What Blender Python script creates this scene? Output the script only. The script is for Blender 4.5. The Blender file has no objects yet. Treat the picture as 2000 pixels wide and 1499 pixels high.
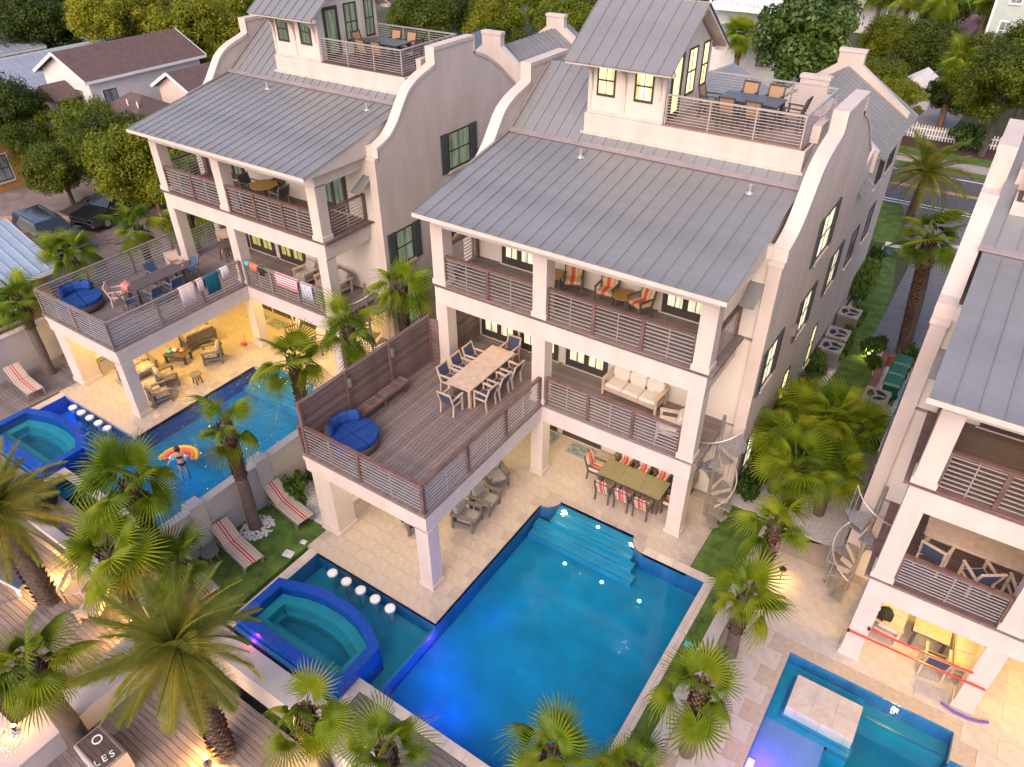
import bpy, math, random
from mathutils import Vector, Matrix
R = math.radians
rnd = random.Random(7)
scene = bpy.context.scene
# ---------------------------------------------------------------- camera
F, PITCH, YAW, ROLL = 1445.87, R(36.0792), R(-34.034), R(0.3554)
cam_d = bpy.data.cameras.new('camera'); cam = bpy.data.objects.new('camera', cam_d)
scene.collection.objects.link(cam); scene.camera = cam
cy_, sy_, cp_, sp_ = math.cos(YAW), math.sin(YAW), math.cos(PITCH), math.sin(PITCH)
fw = Vector((sy_*cp_, cy_*cp_, -sp_)); rt = Vector((cy_, -sy_, 0)); dn = fw.cross(rt)
rt2 = rt*math.cos(ROLL)+dn*math.sin(ROLL); dn2 = dn*math.cos(ROLL)-rt*math.sin(ROLL)
M = Matrix((rt2, -dn2, -fw)).transposed().to_4x4(); M.translation = Vector((9.174, -9.596, 18.0))
cam.matrix_world = M
cam_d.sensor_fit = 'HORIZONTAL'; cam_d.sensor_width = 36; cam_d.lens = F/2000*36
cam_d.clip_start = .1; cam_d.clip_end = 3000
# ---------------------------------------------------------------- dusk sky and low sun
SUN_EL, SUN_AZ = R(40), R(172)          # compass azimuth of the glow, clockwise from +y
w = bpy.data.worlds.new('World'); scene.world = w; w.use_nodes = True
nt = w.node_tree; nt.nodes.clear()
sky = nt.nodes.new('ShaderNodeTexSky'); sky.sky_type = 'NISHITA'; sky.sun_disc = False
sky.sun_elevation = SUN_EL; sky.sun_rotation = SUN_AZ; sky.dust_density = 3.0; sky.air_density = 1.0
tint = nt.nodes.new('ShaderNodeMix'); tint.data_type = 'RGBA'; tint.blend_type = 'MULTIPLY'; tint.inputs[0].default_value = 1
tint.inputs[7].default_value = (1.0, .875, .885, 1)
bg = nt.nodes.new('ShaderNodeBackground'); bg.inputs[1].default_value = .15
ow = nt.nodes.new('ShaderNodeOutputWorld')
nt.links.new(sky.outputs[0], tint.inputs[6]); nt.links.new(tint.outputs[2], bg.inputs[0]); nt.links.new(bg.outputs[0], ow.inputs[0])
sl = bpy.data.lights.new('sun', 'SUN'); sl.energy = .8; sl.angle = R(60); sl.color = (1, .80, .66)
sun = bpy.data.objects.new('sun', sl); scene.collection.objects.link(sun)
sd = Vector((math.sin(SUN_AZ)*math.cos(SUN_EL), math.cos(SUN_AZ)*math.cos(SUN_EL), math.sin(SUN_EL)))
sun.rotation_euler = sd.to_track_quat('Z', 'Y').to_euler(); sun.location = (0, -20, 40)
vs = scene.view_settings; vs.view_transform = 'Standard'; vs.look = 'None'; vs.gamma = 1; vs.use_curve_mapping = False
vs.exposure = 1.1
scene.render.engine = 'CYCLES'
cy = scene.cycles; cy.use_denoising = True
try: cy.denoiser = 'OPENIMAGEDENOISE'
except Exception: pass
cy.max_bounces = 6; cy.diffuse_bounces = 3; cy.glossy_bounces = 3; cy.transparent_max_bounces = 8; cy.transmission_bounces = 2
cy.caustics_reflective = False; cy.caustics_refractive = False; cy.sample_clamp_indirect = 4

# ---------------------------------------------------------------- helpers
col = scene.collection
def link(o, parent=None):
    col.objects.link(o)
    if parent is not None: o.parent = parent
    return o
class MB:
    def __init__(s): s.v = []; s.f = []
    def add(s, vs, fs):
        n = len(s.v); s.v += [tuple(p) for p in vs]; s.f += [tuple(i+n for i in f) for f in fs]; return s
    BF = [(0,3,2,1),(4,5,6,7),(0,1,5,4),(1,2,6,5),(2,3,7,6),(3,0,4,7)]
    def box(s, x0, y0, z0, x1, y1, z1):
        return s.add([(x0,y0,z0),(x1,y0,z0),(x1,y1,z0),(x0,y1,z0),(x0,y0,z1),(x1,y0,z1),(x1,y1,z1),(x0,y1,z1)], s.BF)
    def beam(s, p0, p1, w_, h_, up=(0,0,1)):
        p0 = Vector(p0); p1 = Vector(p1); d = (p1-p0).normalized(); u = Vector(up)
        if abs(d.dot(u)) > .98: u = Vector((1,0,0))
        a = d.cross(u).normalized()*w_/2; b = a.cross(d).normalized()*h_/2
        return s.add([p0-a-b, p0+a-b, p1+a-b, p1-a-b, p0-a+b, p0+a+b, p1+a+b, p1-a+b], s.BF)
    def cyl(s, p0, p1, r0, r1=None, n=10):
        r1 = r0 if r1 is None else r1
        p0 = Vector(p0); p1 = Vector(p1); d = (p1-p0).normalized()
        u = Vector((0,0,1)) if abs(d.z) < .95 else Vector((1,0,0)); a = d.cross(u).normalized(); b = d.cross(a)
        vs_ = [p+ (a*math.cos(t)+b*math.sin(t))*r for p, r in ((p0,r0),(p1,r1)) for t in [2*math.pi*i/n for i in range(n)]]
        fs = [(i,(i+1)%n,n+(i+1)%n,n+i) for i in range(n)]+[tuple(range(n-1,-1,-1)), tuple(range(n,2*n))]
        return s.add(vs_, fs)
    def tube(s, pts, r, n=6):
        pts = [Vector(p) for p in pts]; rs = r if isinstance(r, (list, tuple)) else [r]*len(pts); vs_ = []
        for i, p in enumerate(pts):
            d = (pts[min(i+1, len(pts)-1)]-pts[max(i-1, 0)]).normalized()
            u = Vector((0,0,1)) if abs(d.z) < .9 else Vector((1,0,0)); a = d.cross(u).normalized(); b = d.cross(a)
            vs_ += [p+(a*math.cos(2*math.pi*k/n)+b*math.sin(2*math.pi*k/n))*rs[i] for k in range(n)]
        fs = [(i*n+k, i*n+(k+1)%n, (i+1)*n+(k+1)%n, (i+1)*n+k) for i in range(len(pts)-1) for k in range(n)]
        fs += [tuple(range(n-1,-1,-1)), tuple(range((len(pts)-1)*n, len(pts)*n))]
        return s.add(vs_, fs)
    def prism(s, poly, lo, hi, axis='z'):
        n = len(poly)
        m = {'x': lambda p, t: (t, p[0], p[1]), 'y': lambda p, t: (p[0], t, p[1]), 'z': lambda p, t: (p[0], p[1], t)}[axis]
        vs_ = [m(p, lo) for p in poly]+[m(p, hi) for p in poly]
        return s.add(vs_, [tuple(range(n-1,-1,-1)), tuple(range(n,2*n))]+[(i,(i+1)%n,n+(i+1)%n,n+i) for i in range(n)])
    def lathe(s, prof, c=(0,0,0), n=16):
        vs_ = [(c[0]+r*math.cos(2*math.pi*k/n), c[1]+r*math.sin(2*math.pi*k/n), c[2]+z) for r, z in prof for k in range(n)]
        fs = [(i*n+k, i*n+(k+1)%n, (i+1)*n+(k+1)%n, (i+1)*n+k) for i in range(len(prof)-1) for k in range(n)]
        fs += [tuple(range(n-1,-1,-1)), tuple(range((len(prof)-1)*n, len(prof)*n))]
        return s.add(vs_, fs)
    def cushion(s, x0, y0, z0, x1, y1, z1, b=.04):
        vs_ = []; 
        for z, k in ((z0, b), (z0+(z1-z0)*.25, 0), (z0+(z1-z0)*.7, 0), (z1, b*1.3)):
            X0, X1, Y0, Y1 = x0+k, x1-k, y0+k, y1-k; c = b*.8
            vs_ += [(X0+c,Y0,z),(X1-c,Y0,z),(X1,Y0+c,z),(X1,Y1-c,z),(X1-c,Y1,z),(X0+c,Y1,z),(X0,Y1-c,z),(X0,Y0+c,z)]
        fs = [(i*8+k, i*8+(k+1)%8, (i+1)*8+(k+1)%8, (i+1)*8+k) for i in range(3) for k in range(8)]+[tuple(range(7,-1,-1)), tuple(range(24,32))]
        return s.add(vs_, fs)
    def xf(s, m):
        s.v = [tuple(m @ Vector(p)) for p in s.v]; return s
    def mesh(s, name, mat, smooth=False):
        me = bpy.data.meshes.new(name); me.from_pydata(s.v, [], s.f); me.materials.append(mat)
        if smooth: me.polygons.foreach_set('use_smooth', [True]*len(me.polygons))
        me.update(); return me
    def build(s, name, mat, parent=None, smooth=False, loc=None):
        o = link(bpy.data.objects.new(name, s.mesh(name, mat, smooth)), parent)
        if loc: o.location = loc
        return o
def inst(name, mesh, parent=None, loc=(0,0,0), rot=None, sc=None):
    o = link(bpy.data.objects.new(name, mesh), parent); o.location = loc
    if rot is not None: o.rotation_euler = rot
    if sc is not None: o.scale = (sc,)*3 if isinstance(sc, (int, float)) else sc
    return o
def tag(o, label=None, cat=None, group=None, kind=None):
    if label: o['label'] = label
    if cat: o['category'] = cat
    if group: o['group'] = group
    if kind: o['kind'] = kind
    return o
def thing(name, label, cat, loc=(0,0,0), rz=0, group=None):
    o = link(bpy.data.objects.new(name, None)); o.empty_display_size = .2
    o.location = loc; o.rotation_euler = (0,0,rz); return tag(o, label, cat, group)
def copy_tree(o, parent=None):
    c = o.copy(); col.objects.link(c); c.parent = parent
    for ch in list(o.children): copy_tree(ch, c)
    return c
def put(proto, used, loc, rz, label, group=None, sc=None):
    o = proto if not used else copy_tree(proto)
    o.location = loc; o.rotation_euler = (0,0,rz); tag(o, label, None, group)
    if sc: o.scale = (sc,)*3
    return o
class Proto:
    def __init__(s, root): s.root = root; s.used = False
    def __call__(s, loc, rz, label, group=None, sc=None):
        o = put(s.root, s.used, loc, rz, label, group, sc); s.used = True; return o
# ---------------------------------------------------------------- materials
MATS = {}
def mat(name, rgb, rough=.6, metal=0, var=.08, scale=6, bump=0, bscale=40, rvar=0, rgb2=None, stretch=None, spec=.5, coat=0, coord='Object', detail=5):
    m = bpy.data.materials.new(name); m.use_nodes = True; t = m.node_tree; N = t.nodes; L = t.links
    b = N['Principled BSDF']; b.inputs['Roughness'].default_value = rough; b.inputs['Metallic'].default_value = metal
    b.inputs['Specular IOR Level'].default_value = spec; b.inputs['Coat Weight'].default_value = coat
    tc = N.new('ShaderNodeTexCoord'); mp = N.new('ShaderNodeMapping'); L.new(tc.outputs[coord], mp.inputs[0])
    if stretch: mp.inputs['Scale'].default_value = stretch
    no = N.new('ShaderNodeTexNoise'); no.inputs['Scale'].default_value = scale; no.inputs['Detail'].default_value = detail; no.inputs['Roughness'].default_value = .65
    L.new(mp.outputs[0], no.inputs[0])
    cr = N.new('ShaderNodeValToRGB'); e = cr.color_ramp.elements; e[0].position = .3; e[1].position = .7
    c0 = tuple(max(0, c*(1-var*1.6)) for c in rgb); c1 = tuple(c*(1+var) for c in (rgb2 or rgb))
    e[0].color = (*c0, 1); e[1].color = (*c1, 1); L.new(no.outputs[0], cr.inputs[0]); out = cr.outputs[0]
    if rvar:
        oi = N.new('ShaderNodeObjectInfo'); hv = N.new('ShaderNodeHueSaturation'); mr = N.new('ShaderNodeMapRange')
        mr.inputs[3].default_value = 1-rvar; mr.inputs[4].default_value = 1+rvar
        L.new(oi.outputs['Random'], mr.inputs[0]); L.new(mr.outputs[0], hv.inputs['Value']); L.new(out, hv.inputs['Color']); out = hv.outputs[0]
    L.new(out, b.inputs['Base Color'])
    if bump:
        n2 = N.new('ShaderNodeTexNoise'); n2.inputs['Scale'].default_value = bscale; n2.inputs['Detail'].default_value = 4; L.new(mp.outputs[0], n2.inputs[0])
        bp = N.new('ShaderNodeBump'); bp.inputs['Strength'].default_value = bump; bp.inputs['Distance'].default_value = .02
        L.new(n2.outputs[0], bp.inputs['Height']); L.new(bp.outputs[0], b.inputs['Normal'])
    MATS[name] = m; return m
def emit(name, rgb, st):
    m = bpy.data.materials.new(name); m.use_nodes = True; t = m.node_tree; t.nodes.remove(t.nodes['Principled BSDF'])
    e = t.nodes.new('ShaderNodeEmission'); e.inputs[0].default_value = (*rgb, 1); e.inputs[1].default_value = st
    t.links.new(e.outputs[0], t.nodes['Material Output'].inputs[0]); MATS[name] = m; return m
def stripes(name, cols, axis=0, scale=1.0, rough=.8):
    # cols: list of (width, rgb), repeats along an object axis
    m = bpy.data.materials.new(name); m.use_nodes = True; t = m.node_tree; N = t.nodes; L = t.links; b = N['Principled BSDF']
    b.inputs['Roughness'].default_value = rough
    tc = N.new('ShaderNodeTexCoord'); sp = N.new('ShaderNodeSeparateXYZ'); L.new(tc.outputs['Object'], sp.inputs[0])
    tot = sum(c[0] for c in cols); mu = N.new('ShaderNodeMath'); mu.operation = 'MULTIPLY_ADD'; mu.inputs[1].default_value = 1/tot; mu.inputs[2].default_value = 100.5
    L.new(sp.outputs[axis], mu.inputs[0]); fr = N.new('ShaderNodeMath'); fr.operation = 'FRACT'; L.new(mu.outputs[0], fr.inputs[0])
    cr = N.new('ShaderNodeValToRGB'); cr.color_ramp.interpolation = 'CONSTANT'; e = cr.color_ramp.elements; p = 0
    for i, (w_, c) in enumerate(cols):
        el = e[0] if i == 0 else (e[1] if i == 1 else e.new(p/tot)); el.position = p/tot; el.color = (*c, 1); p += w_
    L.new(fr.outputs[0], cr.inputs[0]); L.new(cr.outputs[0], b.inputs['Base Color']); MATS[name] = m; return m
def foliage(name, c0, c1, c2, scale=.8, trans=.25, rough=.55):
    m = bpy.data.materials.new(name); m.use_nodes = True; t = m.node_tree; N = t.nodes; L = t.links; b = N['Principled BSDF']
    b.inputs['Roughness'].default_value = rough; b.inputs['Specular IOR Level'].default_value = .35
    tc = N.new('ShaderNodeTexCoord'); no = N.new('ShaderNodeTexNoise'); no.inputs['Scale'].default_value = scale; no.inputs['Detail'].default_value = 6; no.inputs['Roughness'].default_value = .7
    L.new(tc.outputs['Object'], no.inputs[0]); oi = N.new('ShaderNodeObjectInfo'); ad = N.new('ShaderNodeMath'); ad.operation = 'MULTIPLY_ADD'
    ad.inputs[1].default_value = .34; L.new(oi.outputs['Random'], ad.inputs[0]); sb = N.new('ShaderNodeMath'); sb.operation = 'SUBTRACT'; sb.inputs[1].default_value = .17
    L.new(no.outputs[0], sb.inputs[0]); L.new(sb.outputs[0], ad.inputs[2])
    cr = N.new('ShaderNodeValToRGB'); e = cr.color_ramp.elements; e[0].position = .3; e[1].position = .72; e[0].color = (*c0, 1); e[1].color = (*c2, 1)
    x = e.new(.5); x.color = (*c1, 1); L.new(ad.outputs[0], cr.inputs[0]); L.new(cr.outputs[0], b.inputs['Base Color'])
    tr = N.new('ShaderNodeBsdfTranslucent'); L.new(cr.outputs[0], tr.inputs[0]); mx = N.new('ShaderNodeMixShader'); mx.inputs[0].default_value = trans
    L.new(b.outputs[0], mx.inputs[1]); L.new(tr.outputs[0], mx.inputs[2]); L.new(mx.outputs[0], N['Material Output'].inputs[0]); MATS[name] = m; return m
def water(name, tintc, wave=.06, wscale=3.0, dens=0, vcol=(.30,.76,.90)):
    m = bpy.data.materials.new(name); m.use_nodes = True; t = m.node_tree; N = t.nodes; L = t.links; N.remove(N['Principled BSDF'])
    tc = N.new('ShaderNodeTexCoord'); no = N.new('ShaderNodeTexNoise'); no.inputs['Scale'].default_value = wscale; no.inputs['Detail'].default_value = 3; no.inputs['Distortion'].default_value = .6
    L.new(tc.outputs['Object'], no.inputs[0]); bp = N.new('ShaderNodeBump'); bp.inputs['Strength'].default_value = 1; bp.inputs['Distance'].default_value = wave; L.new(no.outputs[0], bp.inputs['Height'])
    gl = N.new('ShaderNodeBsdfGlossy'); gl.inputs['Roughness'].default_value = .04; L.new(bp.outputs[0], gl.inputs['Normal'])
    tr = N.new('ShaderNodeBsdfTransparent'); tr.inputs[0].default_value = (*tintc, 1)
    fr = N.new('ShaderNodeFresnel'); fr.inputs[0].default_value = 1.33; L.new(bp.outputs[0], fr.inputs['Normal'])
    ge = N.new('ShaderNodeNewGeometry'); iv = N.new('ShaderNodeMath'); iv.operation = 'SUBTRACT'; iv.inputs[0].default_value = 1; L.new(ge.outputs['Backfacing'], iv.inputs[1])
    mu = N.new('ShaderNodeMath'); mu.operation = 'MULTIPLY'; L.new(fr.outputs[0], mu.inputs[0]); L.new(iv.outputs[0], mu.inputs[1])
    mx = N.new('ShaderNodeMixShader'); L.new(mu.outputs[0], mx.inputs[0]); L.new(tr.outputs[0], mx.inputs[1]); L.new(gl.outputs[0], mx.inputs[2])
    L.new(mx.outputs[0], N['Material Output'].inputs[0])
    if dens:
        va = N.new('ShaderNodeVolumeAbsorption'); va.inputs[0].default_value = (*vcol, 1); va.inputs[1].default_value = dens; L.new(va.outputs[0], N['Material Output'].inputs['Volume'])
    MATS[name] = m; return m
def tiles(name, c1, c2, mortar, w_, h_, off=.5, rough=.5, rot=0, msize=.012, bumpd=.004, var=.0):
    m = bpy.data.materials.new(name); m.use_nodes = True; t = m.node_tree; N = t.nodes; L = t.links; b = N['Principled BSDF']; b.inputs['Roughness'].default_value = rough
    tc = N.new('ShaderNodeTexCoord'); mp = N.new('ShaderNodeMapping'); mp.inputs['Rotation'].default_value = (0,0,rot); L.new(tc.outputs['Object'], mp.inputs[0])
    br = N.new('ShaderNodeTexBrick'); br.offset = off; br.inputs['Color1'].default_value = (*c1, 1); br.inputs['Color2'].default_value = (*c2, 1); br.inputs['Mortar'].default_value = (*mortar, 1)
    br.inputs['Scale'].default_value = 1; br.inputs['Mortar Size'].default_value = msize; br.inputs['Brick Width'].default_value = w_; br.inputs['Row Height'].default_value = h_
    L.new(mp.outputs[0], br.inputs[0]); no = N.new('ShaderNodeTexNoise'); no.inputs['Scale'].default_value = 2.2; no.inputs['Detail'].default_value = 7; no.inputs['Roughness'].default_value = .7; L.new(tc.outputs['Object'], no.inputs[0])
    cr = N.new('ShaderNodeValToRGB'); e = cr.color_ramp.elements; e[0].position = .3; e[1].position = .7; e[0].color = (.78,.76,.74,1); e[1].color = (1.06,1.05,1.04,1); L.new(no.outputs[0], cr.inputs[0])
    mx = N.new('ShaderNodeMix'); mx.data_type = 'RGBA'; mx.blend_type = 'MULTIPLY'; mx.inputs[0].default_value = 1; L.new(br.outputs[0], mx.inputs[6]); L.new(cr.outputs[0], mx.inputs[7]); L.new(mx.outputs[2], b.inputs['Base Color'])
    bp = N.new('ShaderNodeBump'); bp.inputs['Strength'].default_value = .6; bp.inputs['Distance'].default_value = bumpd; bp.invert = True; L.new(br.outputs['Fac'], bp.inputs['Height']); L.new(bp.outputs[0], b.inputs['Normal'])
    MATS[name] = m; return m
def panes(name, rgb, st, dark=(.02,.03,.02), fold=14):
    # curtain behind glass: emission in soft vertical folds under a glossy coat
    m = bpy.data.materials.new(name); m.use_nodes = True; t = m.node_tree; N = t.nodes; L = t.links; b = N['Principled BSDF']
    tc = N.new('ShaderNodeTexCoord'); no = N.new('ShaderNodeTexNoise'); no.inputs['Scale'].default_value = 1.6; no.inputs['Detail'].default_value = 3
    mp = N.new('ShaderNodeMapping'); mp.inputs['Scale'].default_value = (fold*.3, fold*.3, .5); L.new(tc.outputs['Object'], mp.inputs[0]); L.new(mp.outputs[0], no.inputs[0])
    cr = N.new('ShaderNodeValToRGB'); e = cr.color_ramp.elements; e[0].position = .3; e[1].position = .68
    e[0].color = (rgb[0]*.35, rgb[1]*.30, rgb[2]*.22, 1); e[1].color = (*rgb, 1); L.new(no.outputs[0], cr.inputs[0])
    b.inputs['Base Color'].default_value = (*dark, 1); b.inputs['Roughness'].default_value = .08; b.inputs['Emission Strength'].default_value = st; L.new(cr.outputs[0], b.inputs['Emission Color'])
    MATS[name] = m; return m
def glassmat(name, rgb, rgb2):
    # unlit glass with pale curtain folds just behind it
    return mat(name, rgb, .08, 0, .3, 1.5, rgb2=rgb2, stretch=(4,4,.6), spec=.8)

STUCCO = mat('stucco', (.545,.475,.42), .85, 0, .085, 1.4, .4, 60, stretch=(1,1,.3))
STUCCO2 = mat('stucco_trim', (.565,.495,.44), .8, 0, .07, 1.6, .2, 60, stretch=(1,1,.35))
CREAM = mat('garden_wall_paint', (.44,.41,.40), .85, 0, .05, 1.5, .3, 50)
SIDING = mat('siding', (.60,.55,.48), .7, 0, .03, 2)
METAL = mat('standing_seam_metal', (.265,.272,.272), .42, .35, .10, .7, .05, 5, rvar=.03)
METALD = mat('dark_seam_metal', (.15,.18,.20), .42, .35, .08, 1.5, rvar=.05)
FLASH = mat('roof_flashing', (.36,.31,.31), .45, .4, .1, 3)
STEEL = mat('brushed_steel', (.54,.505,.48), .4, .6, .06, 10)
GALV = mat('galvanised_steel', (.42,.41,.40), .4, .7, .12, 8)
REDWOOD = mat('rail_wood', (.150,.085,.072), .65, 0, .25, 5, .2, 30, rvar=.15, stretch=(1,1,.4))
GREYWOOD = mat('weathered_deck_board', (.205,.165,.152), .7, 0, .32, 7, .25, 40, rvar=.16, stretch=(4,.35,1))
GREYWOODX = mat('weathered_board_crosswise', (.20,.16,.15), .7, 0, .28, 7, .25, 40, rvar=.16, stretch=(.35,4,4))
BROWNWOOD = mat('brown_deck_board', (.155,.098,.088), .6, 0, .25, 7, .2, 40, rvar=.14, stretch=(.35,4,1))
WALLWOOD = mat('privacy_wall_board', (.165,.115,.105), .7, 0, .32, 4, .25, 30, rvar=.25, stretch=(4,.3,4))
BOARDWALK = mat('boardwalk_board', (.185,.155,.148), .75, 0, .3, 6, .25, 40, rvar=.18, stretch=(.35,4,1))
TEAK = mat('pale_teak', (.52,.40,.31), .6, 0, .12, 6, .1, 30, rvar=.05)
DKWOOD = mat('dark_stained_wood', (.085,.065,.06), .55, 0, .2, 6, rvar=.1)
OLIVE = mat('olive_table_top', (.17,.155,.085), .5, 0, .1, 5)
GREYFRAME = mat('grey_poly_frame', (.15,.135,.13), .6, 0, .1, 5)
NAVY = mat('navy_sling', (.045,.06,.11), .8, 0, .1, 30)
BLUE = mat('cobalt_cushion', (.003,.045,.22), .8, 0, .12, 6, .15, 20)
GREYCUSH = mat('grey_cushion', (.33,.31,.29), .85, 0, .08, 8, .2, 60)
PALECUSH = mat('pale_cushion', (.60,.56,.50), .85, 0, .06, 8, .2, 60)
PATCUSH = mat('patterned_cushion', (.24,.17,.16), .85, 0, .5, 16, rgb2=(.62,.50,.40))
WICKER = mat('wicker', (.10,.065,.05), .7, 0, .3, 30, .4, 60)
DOORF = mat('door_frame_paint', (.055,.047,.043), .5, 0, .1, 8)
WINF = mat('bronze_window_frame', (.045,.032,.026), .5, 0, .1, 8)
SHUT = mat('slate_shutter', (.06,.072,.075), .6, 0, .1, 8)
LIT = panes('lit_pane', (1,.86,.42), 1.25)
LITW = panes('lit_curtain_pane', (1,.93,.66), .75)
GLOWG = panes('glowing_green_curtain_pane', (.44,.56,.40), .22)  # unlit green curtains; their brightness is put in as emission
DARKG = glassmat('dark_glass', (.02,.026,.026), (.10,.13,.10))
BLUEG = glassmat('sky_glass', (.12,.15,.17), (.30,.33,.35))
TRAV = tiles('travertine', (.62,.54,.46), (.56,.48,.41), (.42,.36,.31), .61, .41, .5, .55, 0, .009)
COPE = tiles('coping_stone', (.60,.53,.47), (.55,.48,.43), (.40,.35,.31), .6, .6, 0, .55, 0, .01)
TILE = tiles('pool_wall_tile', (.03,.15,.36), (.035,.19,.41), (.03,.14,.31), .08, .08, 0, .25, 0, .006)
SPATILE = tiles('spa_mosaic', (.003,.045,.36), (.006,.08,.50), (.008,.06,.30), .05, .05, 0, .2, 0, .004)
PLASTER = mat('pool_plaster', (.012,.27,.38), .7, 0, .12, 1.0)
PLASTERP = mat('pale_ledge_plaster', (.20,.24,.42), .7, 0, .1, 1.2)
PLASTERT = mat('teal_plaster', (.02,.26,.31), .7, 0, .1, 1.2)
WATER = water('pool_water', (.86,.98,1.0), .012, 1.2, .75)
WATERR = water('rippled_pool_water', (.75,.93,1.0), .13, 2.6, .6)
SPAW = water('spa_water', (.75,.94,.95), .01, 2)
TURF = mat('lawn_turf', (.050,.105,.014), .9, 0, .25, 2.2, .6, 120, rgb2=(.09,.165,.022))
GROUND = mat('ground_mat', (.060,.070,.028), .95, 0, .3, .12, .4, 6, rgb2=(.085,.085,.042))
MULCH = mat('mulch', (.075,.035,.026), .95, 0, .4, 20, .8, 60)
PEBBLE = mat('white_pebble', (.62,.60,.58), .8, 0, .25, 14, .3, 40)
ASPH = mat('asphalt', (.085,.085,.094), .85, 0, .2, 3, .4, 180)
DRIVE = mat('drive_asphalt', (.15,.15,.16), .85, 0, .15, 3, .4, 180)
CONC = mat('concrete', (.32,.30,.28), .85, 0, .12, 3, .2, 60)
DIRT = mat('dirt_yard', (.20,.165,.15), .95, 0, .25, .8, .4, 10)
WPAINT = mat('white_paint', (.76,.75,.73), .6, 0, .05, 5)
YPAINT = mat('yellow_line_paint', (.62,.36,.06), .7, 0, .15, 6)
LEAF = foliage('palm_fan_leaf', (.07,.135,.004), (.165,.245,.007), (.28,.32,.010), 1.6, .42)
LEAFO = foliage('old_palm_leaf', (.20,.13,.012), (.34,.22,.02), (.42,.30,.04), 1.6)
DATEL = foliage('date_palm_leaf', (.13,.175,.024), (.235,.255,.036), (.38,.33,.045), 1.6, .42)
OAKL = foliage('oak_leaf', (.055,.085,.005), (.145,.185,.008), (.25,.255,.012), .55, .42)
OAKD = foliage('dark_oak_leaf', (.04,.07,.007), (.095,.135,.010), (.17,.195,.014), .55, .42)
MAGL = foliage('magnolia_leaf', (.045,.085,.014), (.10,.165,.022), (.20,.25,.04), .9, .2, .35)
BRTL = foliage('bright_leaf', (.085,.13,.006), (.18,.225,.009), (.30,.30,.014), .6, .4)
BUSHL = foliage('shrub_leaf', (.03,.07,.01), (.065,.13,.015), (.13,.20,.028), 1.5, .35)
BARK = mat('palm_bark', (.15,.085,.06), .9, 0, .35, 8, .5, 40, rgb2=(.24,.14,.09))
BARKG = mat('grey_palm_bark', (.115,.09,.075), .9, 0, .25, 6, .4, 30, stretch=(1,1,5))
BARKO = mat('oak_bark', (.08,.065,.05), .95, 0, .3, 6, .5, 30)
BOOT = mat('dead_leaf_base', (.13,.07,.05), .9, 0, .5, 9, rgb2=(.27,.16,.11))
SHING = tiles('brown_shingle', (.115,.075,.068), (.14,.095,.085), (.08,.055,.05), .3, .14, .5, .9, 0, .008)
BLACKP = mat('black_paint', (.014,.016,.02), .2, 0, .1, 3, coat=1, spec=.8)
CHROME = mat('chrome', (.6,.6,.6), .15, 1, .03, 5)
RUBBER = mat('black_rubber', (.018,.018,.018), .8, 0, .1, 10)
CARGLASS = mat('car_glass', (.015,.025,.03), .05, 0, .1, 3, spec=.9)
GREENP = mat('green_bin_plastic', (.008,.12,.055), .4, 0, .12, 5)
ORANGE = mat('orange_house_paint', (.46,.245,.065), .8, 0, .08, 3)
LUMBER = mat('fresh_lumber', (.42,.25,.13), .8, 0, .2, 5, rvar=.25)
PALEGREEN = mat('pale_green_siding', (.42,.50,.45), .7, 0, .05, 2)
SKIN = mat('skin', (.48,.27,.19), .5, 0, .06, 5)
HAIR = mat('dark_hair', (.025,.014,.010), .5, 0, .3, 30)
BLACKC = mat('black_cloth', (.015,.015,.018), .9, 0, .1, 10)
RED, YEL, CYAN = mat('red_vinyl', (.60,.055,.05), .3), mat('yellow_vinyl', (.74,.42,.03), .3), mat('aqua_vinyl', (.08,.50,.55), .3)
ORV = mat('orange_vinyl', (.70,.18,.08), .3)
TEALT = mat('teal_towel', (.0,.10,.16), .95); WHITET = mat('white_towel', (.7,.7,.72), .95); BLACKT = BLACKC
STRIPEC = stripes('striped_sling', [(.035,(.50,.40,.32)),(.02,(.20,.13,.10)),(.03,(.55,.46,.38)),(.02,(.24,.15,.12)),(.04,(.56,.47,.39)),(.02,(.20,.13,.10)),(.045,(.55,.46,.38)),(.05,(.42,.05,.05)),(.04,(.56,.44,.36)),(.05,(.42,.05,.05)),(.045,(.55,.46,.38)),(.02,(.20,.13,.10)),(.04,(.56,.47,.39)),(.02,(.24,.15,.12)),(.03,(.55,.46,.38)),(.02,(.20,.13,.10)),(.075,(.50,.40,.32))], 1)
STRIPEO = stripes('orange_striped_cushion', [(.05,(.52,.40,.25)),(.02,(.22,.15,.10)),(.04,(.55,.38,.20)),(.02,(.30,.18,.10)),(.05,(.55,.42,.28)),(.05,(.50,.14,.05)),(.06,(.42,.05,.03)),(.05,(.52,.18,.05)),(.05,(.55,.42,.28)),(.02,(.30,.18,.10)),(.04,(.55,.38,.20)),(.02,(.22,.15,.10)),(.10,(.52,.40,.25))], 0)
STRIPER = stripes('red_striped_cushion', [(.06,(.52,.43,.35)),(.02,(.26,.17,.13)),(.06,(.54,.44,.36)),(.05,(.46,.06,.06)),(.03,(.54,.44,.36)),(.06,(.46,.08,.06)),(.05,(.46,.06,.06)),(.06,(.54,.44,.36)),(.02,(.26,.17,.13)),(.09,(.52,.43,.35))], 0)
REDSTR = stripes('red_white_stripe', [(.055,(.62,.03,.04)),(.05,(.72,.70,.70))], 2)
BLKSTR = stripes('navy_white_stripe', [(.035,(.09,.11,.16)),(.035,(.68,.68,.70))], 0)
PINKSTR = stripes('pink_stripe', [(.03,(.62,.36,.36)),(.04,(.72,.58,.56))], 0)
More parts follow.
